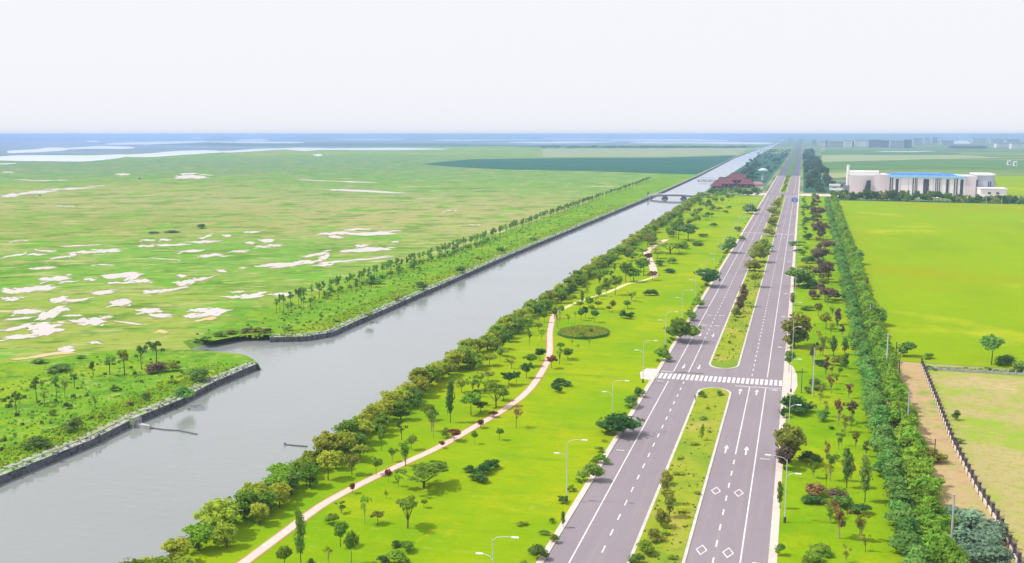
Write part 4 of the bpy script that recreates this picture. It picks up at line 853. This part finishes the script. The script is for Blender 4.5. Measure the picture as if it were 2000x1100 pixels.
# utility poles
def pole(u, v, vt, mat, r, label, arm=True):
    x, y = gp(u, v, .1); h = top_z(x, y, vt); root = empty('utility_pole', (x, y, .1)); tag(root, label, 'pole')
    m = MB(); m.tube([(0, 0, -.1), (0, 0, h)], [r * 1.2, r * .8], 8); m.build('shaft', mat, root)
    if arm:
        m = MB(); m.box(-.9, .9, -.06, .06, h - .7, h - .55); m.build('crossarm', M_dgrey, root)
        for q in (-.8, .8):
            m = MB(); m.tube([(q, 0, h - .55), (q, 0, h - .3)], [.06, .04], 6); m.build('insulator', M_white, root)
    else:
        m = MB(); m.box(-.18, .18, -.18, .18, h - .01, h + .1); m.build('cap', M_grey, root)
pole(1855, 1106, 968, M_grey, .16, 'grey concrete pole beside the belt at the bottom right corner', False)
pole(1771, 862, 762, M_grey, .15, 'grey pole on the dirt strip below the power poles', False)
pole(1824, 908, 858, M_trunk, .1, 'short brown post on the dirt strip near the fence', False)
pole(1730, 742, 652, M_lamp, .17, 'tall pale pole with crossarm at the belt edge')
pole(1748, 728, 668, M_trunk, .13, 'brown pole left of the pair by the crop field corner', False)
pole(1756, 732, 690, M_trunk, .12, 'short brown pole right of the pair by the crop field corner', False)
pole(1587, 774, 682, M_lamp, .13, 'white-topped pole on the right verge by the purple trees', False)
pole(1565, 768, 720, M_dgrey, .09, 'thin dark post on the right verge beside the crossing', False)
pole(1698, 640, 595, M_lamp, .12, 'thin pale pole at the belt edge in the middle distance')
for i, (u, v, vt) in enumerate(((1652, 388, 372), (1758, 392, 366), (1926, 400, 380), (1956, 402, 386))): pole(u, v, vt, M_lamp, .15, ['pale pole at the left end of the factory road', 'pale pole before the factory middle', 'pale pole before the factory annex', 'pale pole right of the factory annex'][i], False)

# ------------------------------------------------------------ fence on the right
fp = [gp(u, v, .1) for u, v in ((1800, 716), (1832, 795), (1860, 868), (1905, 955), (1952, 1030), (1985, 1100))] + [(32.0, 120)]
fpd = []
tot = sum(math.dist(a, b) for a, b in zip(fp[:-1], fp[1:]))
def along(s):
    for a, b in zip(fp[:-1], fp[1:]):
        L_ = math.dist(a, b)
        if s <= L_: return lerp(a, b, s / L_)
        s -= L_
    return fp[-1]
x0, y0 = fp[0]; fen = empty('boundary_fence', (x0, y0, .1)); tag(fen, 'dark panelled fence with pale plinth and posts beside the dirt strip', 'fence')
NB = 48
for i in range(NB + 1):
    p = along(tot * i / NB); px_, py_ = p[0] - x0, p[1] - y0
    m = MB(); m.box(px_ - .2, px_ + .2, py_ - .2, py_ + .2, 0, 2.1); m.box(px_ - .26, px_ + .26, py_ - .26, py_ + .26, 2.1, 2.2); m.build('post', M_fenced if i % 1 == 0 else M_fencew, fen)
    if i < NB:
        q = along(tot * (i + 1) / NB); qx, qy = q[0] - x0, q[1] - y0
        m = MB(); d = Vector((qx - px_, qy - py_)).normalized(); nx, ny = -d.y * .12, d.x * .12
        m.prism([(px_ - nx, py_ - ny), (px_ + nx, py_ + ny), (qx + nx, qy + ny), (qx - nx, qy - ny)], 0, .75); m.build('plinth', M_fencew, fen)
        if i % 2 == 0 or i > 20:
            m = MB()
            for k in range(7):
                t = (k + .5) / 7; bx = px_ + (qx - px_) * t; by = py_ + (qy - py_) * t; m.box(bx - .03, bx + .03, by - .03, by + .03, .75, 1.75)
            m.prism([(px_ - nx * .3, py_ - ny * .3), (px_ + nx * .3, py_ + ny * .3), (qx + nx * .3, qy + ny * .3), (qx - nx * .3, qy - ny * .3)], 1.6, 1.7)
            m.build('railing', M_fenced, fen)
a = gp(1806, 722); b = gp(2060, 738); ff = empty('boundary_fence', (a[0], a[1], .1)); tag(ff, 'low grey wall with posts between crop field and dry lot', 'fence')
m = MB(); dx, dy = b[0] - a[0], b[1] - a[1]; m.prism([(0, -.12), (dx, dy - .12), (dx, dy + .12), (0, .12)], 0, .6); m.build('low_wall', M_grey, ff)
for i in range(18):
    t = i / 17; m = MB(); m.box(dx * t - .16, dx * t + .16, dy * t - .18, dy * t + .18, 0, 1.1); m.build('post', M_grey, ff)

# ------------------------------------------------------------ blue sign
sx, sy = -3.2, 880
root = empty('road_sign', (sx + 2.2, sy, .1)); tag(root, 'blue overhead direction sign on a pole by the right carriageway', 'road sign')
m = MB(); m.tube([(0, 0, 0), (0, 0, 8)], .16, 8); m.build('pole', M_lamp, root)
m = MB(); m.tube([(0, 0, 7.2), (-5.6, 0, 7.2)], .1, 6); m.tube([(0, 0, 5.6), (-5.6, 0, 5.6)], .1, 6); m.build('arm', M_lamp, root)
pz = MB(); pz.box(-5.8, -.9, -.25, -.15, 4.6, 8.2); bp_ = pz.build('panel', M_signblue, root)
m = MB()
for bx in ((-5.5, -4.2, 7.2, 7.6), (-2.6, -1.3, 7.2, 7.6), (-3.5, -3.2, 5.0, 7.4), (-4.6, -2.1, 6.1, 6.4), (-5.4, -4.4, 5.2, 5.5)): m.box(bx[0], bx[1], -.27, -.252, bx[2], bx[3])
m.build('white_marks', M_white, bp_)

# ------------------------------------------------------------ bridges, pier
by = 1000; lx, rx2 = -143, -91
br = empty('footbridge', (lx, by, 0)); tag(br, 'low white two-pier bridge across the canal before the halls', 'bridge')
W_ = rx2 - lx; m = MB()
prof = [(t * W_, .9 + 1.6 * math.sin(math.pi * t)) for t in [i / 14 for i in range(15)]]
for (a0, z0), (a1, z1) in zip(prof[:-1], prof[1:]):
    b0 = len(m.v)
    for (xx, zz) in ((a0, z0), (a1, z1)): m.v += [(xx, -4, zz - 1.5), (xx, 4, zz - 1.5), (xx, 4, zz), (xx, -4, zz)]
    for i in range(4): j = (i + 1) % 4; m.f.append((b0 + i, b0 + j, b0 + 4 + j, b0 + 4 + i)[::-1])
m.build('deck', plain('bridge_concrete', (0.20, 0.21, 0.25), .8), br)
for yy_ in (-4.1, 4.1):
    m = MB(); m.tube([(xx, yy_, zz + 1.0) for xx, zz in prof], .09, 4)
    for xx, zz in densify(prof, 2.0): m.box(xx - .08, xx + .08, yy_ - .08, yy_ + .08, zz - .1, zz + 1.0)
    m.build('railing', M_white, br)
for xx in (W_ * .31, W_ * .66):
    m = MB(); m.box(xx - 2.4, xx + 2.4, -6, 6, -4.5, -.6); m.box(xx - 1.5, xx + 1.5, -5, 5, -.6, 1.0); m.build('pier', M_dgrey, br)
m = MB(); m.box(-2, 3, -5, 5, -2, 1.0); m.build('abutment', M_grey, br); m = MB(); m.box(W_ - 3, W_ + 2, -5, 5, -2, 1.0); m.build('abutment', M_grey, br)
for yy_ in (-4.1, 4.1):
    m = MB(); m.box(-.3, .3, yy_ - .3, yy_ + .3, .9, 4.5); m.build('end_post', M_dgrey, br)
fx0, fy0 = gp(1480, 292.5); fx1, _ = gp(1505, 292.5)
b2 = empty('road_bridge', (fx0, fy0, 0)); tag(b2, 'small distant white bridge over the narrowing canal', 'bridge')
Wb = (fx1 - fx0); m = MB(); m.box(-10, Wb + 10, -8, 8, 3, 5); m.build('deck', M_white, b2)
for t in (.25, .5, .75):
    m = MB(); m.box(Wb * t - 1.5, Wb * t + 1.5, -7, 7, -4, 3); m.build('pier', M_grey, b2)
p0 = gp(1362, 352, -1); p1 = gp(1432, 352, -1)
pr_ = empty('pier', (p0[0], p0[1], 0)); tag(pr_, 'grey landing pier with a roofed shelter reaching into the canal', 'pier')
dx = p1[0] - p0[0]; m = MB(); m.box(0, dx, 0, 9, -1.0, -.3); m.build('deck', M_grey, pr_)
for i in range(6):
    m = MB(); m.box(dx * i / 6 + .5, dx * i / 6 + 1.3, 1, 8, -4.5, -1.0); m.build('pile', M_dgrey, pr_)
m = MB(); m.box(3, dx * .5, 2, 7, 2.2, 2.6); m.build('shelter_roof', M_bluish, pr_)
for i in range(4):
    m = MB(); xx = 3.5 + (dx * .5 - 4) * i / 3; m.box(xx - .2, xx + .2, 2.2, 2.6, -.3, 2.2); m.build('shelter_post', M_white, pr_)

# ------------------------------------------------------------ red-roofed halls
def hall(cx, cy, wx, wy, h, rh, rz, label, mat=M_red):
    root = empty('temple_hall', (cx, cy, 0), rz); tag(root, label, 'hall')
    m = MB(); m.box(-wx / 2, wx / 2, -wy / 2, wy / 2, 0, h); m.build('wall', M_redwall, root)
    m = MB(); ex, ey = wx / 2 + 2, wy / 2 + 2; rd = max(0, wx / 2 - wy * .35)
    # sweeping hip-and-gable roof in two pitches
    lv = [(ex, ey, h - .2), (ex * .8 , ey * .68, h + rh * .28), (rd + (ex - rd) * .25, ey * .25, h + rh * .8), (rd, .12, h + rh)]
    b0 = 0
    for (a, b, z) in lv: m.v += [(-a, -b, z), (a, -b, z), (a, b, z), (-a, b, z)]
    for l in range(3):
        for i in range(4): j = (i + 1) % 4; m.f.append((l * 4 + i, l * 4 + j, l * 4 + 4 + j, l * 4 + 4 + i))
    m.f.append((12, 13, 14, 15)); m.f.append((3, 2, 1, 0))
    m.build('roof', mat, root)
    m = MB(); m.box(-rd - .8, rd + .8, -.35, .35, h + rh - .1, h + rh + .7); m.build('ridge', M_dgrey, root)
    n = max(2, int(wx / 5))
    for i in range(n):
        x = -wx / 2 + wx * (i + .5) / n; m = MB(); m.box(x - 1.2, x + 1.2, -wy / 2 - .05, -wy / 2 + .02, 1, h - 1); m.build('window', M_glass, root)
    for i in range(n + 1):
        x = -wx / 2 - .8 + (wx + 1.6) * i / n; m = MB(); m.box(x - .25, x + .25, -wy / 2 - 1.4, -wy / 2 - .9, 0, h); m.build('column', M_red, root)
hall(-84, 1192, 20, 13, 5.0, 6.5, .05, 'large front hall with dark red hipped roof beside the canal')
hall(-72, 1230, 22, 13, 8.0, 7.0, .05, 'taller rear hall with red roof behind the front hall')
hall(-60, 1203, 14, 11, 4.4, 5.4, .0, 'smaller red-roofed hall nearest the road')
hall(-91, 1168, 10, 8, 3.5, 4.0, .1, 'little red pavilion at the water edge')
hall(-49, 1225, 13, 9, 3, 3.4, .0, 'brownish roofed side building between halls and road', M_redwall)
# white marquee and domed tower
wx_, wy_ = gp(1483, 372); root = empty('white_kiosk', (wx_, wy_, 0)); tag(root, 'white flat-topped kiosk at the junction corner', 'kiosk')
m = MB(); m.box(-4, 4, -3, 3, 0, 4.2); m.build('wall', M_white, root); m = MB(); m.box(-4.6, 4.6, -3.6, 3.6, 4.2, 4.8); m.build('roof', M_grey, root); m = MB(); m.box(-1, 1, -3.06, -3.01, .1, 2.6); m.build('door', M_glass, root)
tx, ty = gp(1490, 352); root = empty('dome_tower', (tx, ty, 0)); tag(root, 'slim tower topped by a pale blue dish dome behind the halls', 'tower')
m = MB(); m.tube([(0, 0, 0), (0, 0, 6), (0, 0, 11)], [2.4, 1.8, 1.6], 12); m.build('shaft', M_grey, root)
m = MB(); m.tube([(0, 0, 10.5), (0, 0, 12), (0, 0, 13.5), (0, 0, 15), (0, 0, 15.8)], [2.5, 6.0, 6.3, 4.2, .6], 16); m.build('dome', plain('dome_pale_blue', (.55, .70, .76), .4), root, True)
m = MB(); m.tube([(5, 0, 13), (8, 0, 15.5), (6, 0, 17)], [.5, .5, .3], 6); m.build('fin', M_dgrey, root)

# ------------------------------------------------------------ factory
FY = 1085
def fx(u, y=FY, v=375):
    # world X on the line Y = y seen at column u
    lo, hi = -500, 900
    for _ in range(50):
        mid = (lo + hi) / 2
        X = mid * CY + y * SY; D = fwd(mid, y); dep = D * CT + (H - 8) * ST
        if 1000 + F * X / dep < u: lo = mid
        else: hi = mid
    return lo
fac = empty('factory', (fx(1660), FY, 0)); tag(fac, 'long white factory with bright blue roof and dark slot windows', 'factory'); ox = fx(1660)
def f(u): return fx(u) - ox
def curvedblock(name, u0, u1, y0, y1, h, mat, bulge=0):
    m = MB(); n = 8; poly = []
    a, b = f(u0), f(u1)
    for i in range(n + 1): t = i / n; poly.append((a + (b - a) * t, y0 - bulge * math.sin(math.pi * t)))
    poly += [(b, y1), (a, y1)]; m.prism(poly, 0, h); return m.build(name, mat, fac)
HB = top_z(fx(1700), FY, 341)
curvedblock('west_wing', 1660, 1707, 0, 45, HB * .96, M_pink, .5); curvedblock('west_wing', 1707, 1737, -1, 44, HB, M_pink, 1)
m = MB(); a, b = f(1658), f(1716); m.prism([(a, 6), (b, 4), (b + 2, 40), (a + 2, 40)], HB * .96, HB + 2.6); m.build('roof_block', M_white, fac)
# slanted dark recess
m = MB(); a, b, c = f(1686), f(1700), f(1693); z0, z1 = 2, HB * .72
m.v = [(a, -3.2, z0), (b, -3.2, z0), (b, -3.2, z1), (c, -3.2, z1), (a, -2.2, z0), (b, -1.2, z0), (b, -1.2, z1), (c, -1.2, z1)]
m.f = [(0, 1, 2, 3), (7, 6, 5, 4), (0, 4, 5, 1), (1, 5, 6, 2), (2, 6, 7, 3), (3, 7, 4, 0)]; m.build('window', M_glass, fac)
HM = top_z(fx(1800), FY, 347)
curvedblock('main_hall', 1737.2, 1885, 0, 60, HM, M_white, 0)
m = MB(); a, b = f(1728), f(1886); m.prism([(a, -1.5), (b, -1.5), (b, 61), (a, 61)], HM, HM + 1.6); m.build('fascia', M_lblue, fac)
m = MB(); a, b = f(1730), f(1872); zt = HM + 1.6
m.v = [(a, 2, zt), (b, 2, zt), (b, 56, zt), (a, 56, zt), (a + 4, 26, zt + 1.8), (b - 4, 26, zt + 1.8)]; m.f = [(0, 1, 5, 4), (1, 2, 5), (2, 3, 4, 5), (3, 0, 4), (3, 2, 1, 0)]; m.build('roof', M_blue, fac)
m = MB(); m.box(a + 12, b - 14, 24.5, 27.5, zt + 1.7, zt + 2.4); m.build('roof_ridge', M_lblue, fac)
for u0, u1 in ((1737.5, 1739.5), (1741.5, 1743.5), (1749, 1754.5), (1782, 1784), (1786.5, 1788), (1789.5, 1791), (1803, 1814), (1826.5, 1828), (1830, 1831.7), (1834, 1835.6), (1847.5, 1852.5), (1863, 1865), (1867.5, 1869.5), (1875, 1881)):
    m = MB(); m.box(f(u0), f(u1), -.35, -.05, .5, HM - (.6 if u1 - u0 < 3 else 1.5)); m.build('window', M_glass, fac)
for k in range(9):
    xx = f(1742 + k * 16); m = MB(); m.box(xx - .12, xx + .12, -.2, -.04, .5, HM); m.build('panel_joint', M_grey, fac)
for k in range(7):
    xx = f(1745 + k * 18); m = MB(); m.box(xx - 1.2, xx + 1.2, 12, 14.5, HM + 1.2, HM + 3.4); m.build('roof_vent', M_grey, fac)
HR = top_z(fx(1900), FY, 343)
curvedblock('east_wing', 1885.2, 1908, 0, 50, HR * .96, M_pink, 0)
m = MB(); a, b = f(1909), f(1944); n = 8; poly = [(a, 2)] + [(b - 6 + 6 * math.sin(t * math.pi / 16), 8 - 6 * math.cos(t * math.pi / 16)) for t in range(9)] + [(b, 48), (a, 48)]
m.prism(poly, 0, HR); m.build('east_wing', M_bluish, fac); m = MB(); m.prism([(x + (-1 if x < b - 10 else 1), y - 1) for x, y in poly], HR, HR + 1.3); m.build('roof_slab', M_white, fac)
m = MB(); m.box(f(1906), f(1908.8), -.3, 2, .5, HR * .8); m.build('window', M_glass, fac)
for u in (1930, 1934): m = MB(); m.box(f(u), f(u + 2), 1.6, 1.9, HR * .45, HR * .72); m.build('window', M_glass, fac)
HA = HR * .42
m = MB(); m.box(f(1908), f(1958), -22, 1.5, 0, HA); m.build('annex', M_white, fac); m = MB(); m.box(f(1907), f(1959), -23, 1.4, HA, HA + .8); m.build('annex_roof', M_white, fac)
for u in (1922, 1938): m = MB(); m.box(f(u), f(u + 6), -22.2, -22.05, HA * .45, HA * .65); m.build('window', M_glass, fac)
m = MB(); a = f(1658.5); m.tube([(a - 1, 20, 0), (a - 1, 20, HB + 9)], [1.6, 1.3], 10); m.build('chimney', M_white, fac)
# outbuildings left of factory
def shed(u0, u1, v, h, dep, label, mat=M_white, roof=M_grey, gable=2):
    x0, y0 = gp(u0, v); x1 = gp(u1, v)[0]; root = empty('shed', (x0, y0, 0)); tag(root, label, 'shed'); W = x1 - x0
    m = MB(); m.box(0, W, 0, dep, 0, h); m.build('wall', mat, root)
    m = MB(); m.v = [(-.6, -.6, h), (W + .6, -.6, h), (W + .6, dep + .6, h), (-.6, dep + .6, h), (-.6, dep / 2, h + gable), (W + .6, dep / 2, h + gable)]; m.f = [(0, 1, 5, 4), (1, 2, 5), (2, 3, 4, 5), (3, 0, 4), (3, 2, 1, 0)]; m.build('roof', roof, root)
    k = max(1, int(W / 6))
    for i in range(k): m = MB(); m.box(W * (i + .3) / k, W * (i + .7) / k, -.06, -.01, h * .3, h * .7); m.build('window', M_glass, root)
shed(1620, 1640, 372, 5, 10, 'small white shed left of the factory'); shed(1637, 1662, 367, 5, 12, 'dark roofed shed tucked against the factory west side', M_bluish, M_dgrey); shed(1648, 1674, 380, 5, 9, 'grey gabled shed before the factory west wing', M_grey, M_dgrey, 4); shed(1622, 1662, 377, 3, 6, 'long low white outbuilding in front of the sheds')
for u, v, l in ((1968, 323, 'small cream house far right beyond the factory'), (1980, 325, 'small white house at the right edge beyond the factory'), (1604, 262 + 34, 'pale small house beside the far road')): shed(u, u + 6, v, 8, 10, l)

# ------------------------------------------------------------ far town
def block(u0, u1, vb, vt, label, mat, nwin=4, roof=M_cityd):
    x0, y0 = gp(u0, vb); x1, y1 = gp(u1, vb); h = min(55, top_z(x0, y0, vt)); root = empty('apartment_block', (x0, y0, 0)); tag(root, label, 'building')
    W = x1 - x0; dep = min(60, abs(W)); m = MB(); m.box(0, W, 0, dep, 0, h); m.build('wall', mat, root); m = MB(); m.box(-1, W + 1, -1, dep + 1, h, h + 1.5); m.build('roof', roof, root)
    for i in range(nwin): z = h * (i + .35) / nwin; m = MB(); m.box(W * .06, W * .94, -.5, -.1, z, z + h * .16 / nwin); m.build('window', M_glass, root)
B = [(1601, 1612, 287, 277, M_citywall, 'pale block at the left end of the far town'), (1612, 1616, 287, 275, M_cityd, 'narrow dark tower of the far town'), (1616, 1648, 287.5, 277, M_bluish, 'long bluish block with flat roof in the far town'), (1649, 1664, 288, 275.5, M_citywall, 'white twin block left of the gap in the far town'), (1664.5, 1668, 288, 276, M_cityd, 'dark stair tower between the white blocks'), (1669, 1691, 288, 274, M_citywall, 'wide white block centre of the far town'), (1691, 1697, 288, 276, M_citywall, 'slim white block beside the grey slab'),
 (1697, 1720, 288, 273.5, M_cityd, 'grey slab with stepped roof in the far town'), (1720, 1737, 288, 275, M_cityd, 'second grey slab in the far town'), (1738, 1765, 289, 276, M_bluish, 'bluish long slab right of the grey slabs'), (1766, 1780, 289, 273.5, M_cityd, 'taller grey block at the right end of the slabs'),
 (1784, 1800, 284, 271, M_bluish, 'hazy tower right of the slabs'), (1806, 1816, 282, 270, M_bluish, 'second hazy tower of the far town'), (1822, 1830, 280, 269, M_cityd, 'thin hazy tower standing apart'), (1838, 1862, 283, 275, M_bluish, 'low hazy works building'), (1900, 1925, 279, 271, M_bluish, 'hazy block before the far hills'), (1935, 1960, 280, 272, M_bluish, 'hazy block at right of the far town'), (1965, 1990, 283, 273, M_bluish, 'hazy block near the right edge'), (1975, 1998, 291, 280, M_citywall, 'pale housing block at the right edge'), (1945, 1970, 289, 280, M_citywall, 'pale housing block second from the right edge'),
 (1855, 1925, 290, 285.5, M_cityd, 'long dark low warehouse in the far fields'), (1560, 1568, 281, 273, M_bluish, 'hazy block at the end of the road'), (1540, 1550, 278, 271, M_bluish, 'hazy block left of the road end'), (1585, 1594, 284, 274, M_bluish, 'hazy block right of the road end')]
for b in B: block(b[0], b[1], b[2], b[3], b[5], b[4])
rg = random.Random(8)
# distant turbines/pylons left
for i, (u, v) in enumerate(((1053, 272), (1127, 272))):
    x, y = gp(u, v); root = empty('distant_mast', (x, y, 0)); tag(root, ['hazy thin mast on the horizon, left one', 'hazy thin mast on the horizon, right one'][i], 'mast')
    m = MB(); m.tube([(0, 0, 0), (0, 0, 55)], [6, 3], 6); m.build('shaft', M_grey, root); m = MB(); m.box(-9, 9, -3, 3, -1 + 48, 50); m.build('crossarm', M_grey, root)
# floating booms in the canal
def boom(pts, label):
    P = [gp(u, v, WZ) for u, v in pts]; root = empty('floating_boom', (P[0][0], P[0][1], WZ)); tag(root, label, 'boom')
    m = MB(); m.tube([(x - P[0][0], y - P[0][1], .08) for x, y in P], [.16] * len(P), 6); m.build('float_line', M_dgrey, root)
    m = MB(); m.tube([(0, 0, -.5), (0, 0, .6)], .25, 8); m.build('buoy', M_grey, root)
boom(((556, 869), (575, 871), (600, 873)), 'short dark floating boom near the park bank of the canal')
boom(((275, 830), (292, 836), (320, 840), (350, 842), (385, 849)), 'thin floating boom trailing from the near retaining wall')
px_, py_ = gp(273, 826, -1); root = empty('outfall', (px_, py_, 0)); tag(root, 'pale concrete outfall chute in the near retaining wall', 'outfall')
m = MB(); m.prism([(-1, -1), (3.4, -1.6), (3.4, -.9), (-1, .6)], -2.2, -1.0); m.build('chute', M_grey, root); m = MB(); m.box(-1.4, -.4, -1.6, 1.2, -2, .4); m.build('headwall', M_stonetop, root)

# ------------------------------------------------------------ labels
ONES = ['', 'first', 'second', 'third', 'fourth', 'fifth', 'sixth', 'seventh', 'eighth', 'ninth', 'tenth', 'eleventh', 'twelfth', 'thirteenth', 'fourteenth', 'fifteenth', 'sixteenth', 'seventeenth', 'eighteenth', 'nineteenth']
TENS_ = None
TENS = {50: ('fiftieth', 'fifty'), 60: ('sixtieth', 'sixty'), 70: ('seventieth', 'seventy'), 80: ('eightieth', 'eighty'), 90: ('ninetieth', 'ninety'), 20: ('twentieth', 'twenty'), 30: ('thirtieth', 'thirty'), 40: ('fortieth', 'forty')}
def ordw(n):
    if n < 20: return ONES[n]
    t, r = n // 10 * 10, n % 10
    return TENS[t][0] if r == 0 else TENS[t][1] + '-' + ONES[r]
from collections import defaultdict
G = defaultdict(list)
for look, zone, grp, yv, o in PENDING: G[(look, zone)].append((yv, o, grp))
for (look, zone), lst in G.items():
    lst.sort(key=lambda q: q[0])
    if len(lst) == 1: lst[0][1]['label'] = f'{look} {zone}'; continue
    for i, (yv, o, grp) in enumerate(lst):
        o['group'] = grp
        if i == 0: o['label'] = f'{look} {zone}, nearest the camera'
        elif i == len(lst) - 1 and i <= 90: o['label'] = f'{look} {zone}, the farthest one'
        elif i < 90: o['label'] = f'{look} {zone}, {ordw(i + 1)} from the near end'
        else: o['label'] = f'small far {look} {zone}'

# ------------------------------------------------------------ haze
hz = MB(); hz.box(-BIG - 500, BIG + 500, -BIG - 500, BIG + 500, -6, 68)
ho = hz.build('haze', None); ho['kind'] = 'stuff'; ho['label'] = 'pale blue haze over the whole plain'; ho['category'] = 'haze'
hm = bpy.data.materials.new('haze_air'); hm.use_nodes = True; n = hm.node_tree; n.nodes.clear()
vo = n.nodes.new('ShaderNodeVolumePrincipled'); out = n.nodes.new('ShaderNodeOutputMaterial'); n.links.new(vo.outputs[0], out.inputs['Volume'])
vo.inputs['Color'].default_value = (0.40, 0.58, 0.95, 1); vo.inputs['Density'].default_value = 0.00015
scene.cycles.volume_bounces = 3; vo.inputs['Anisotropy'].default_value = 0.0
ho.data.materials.append(hm)
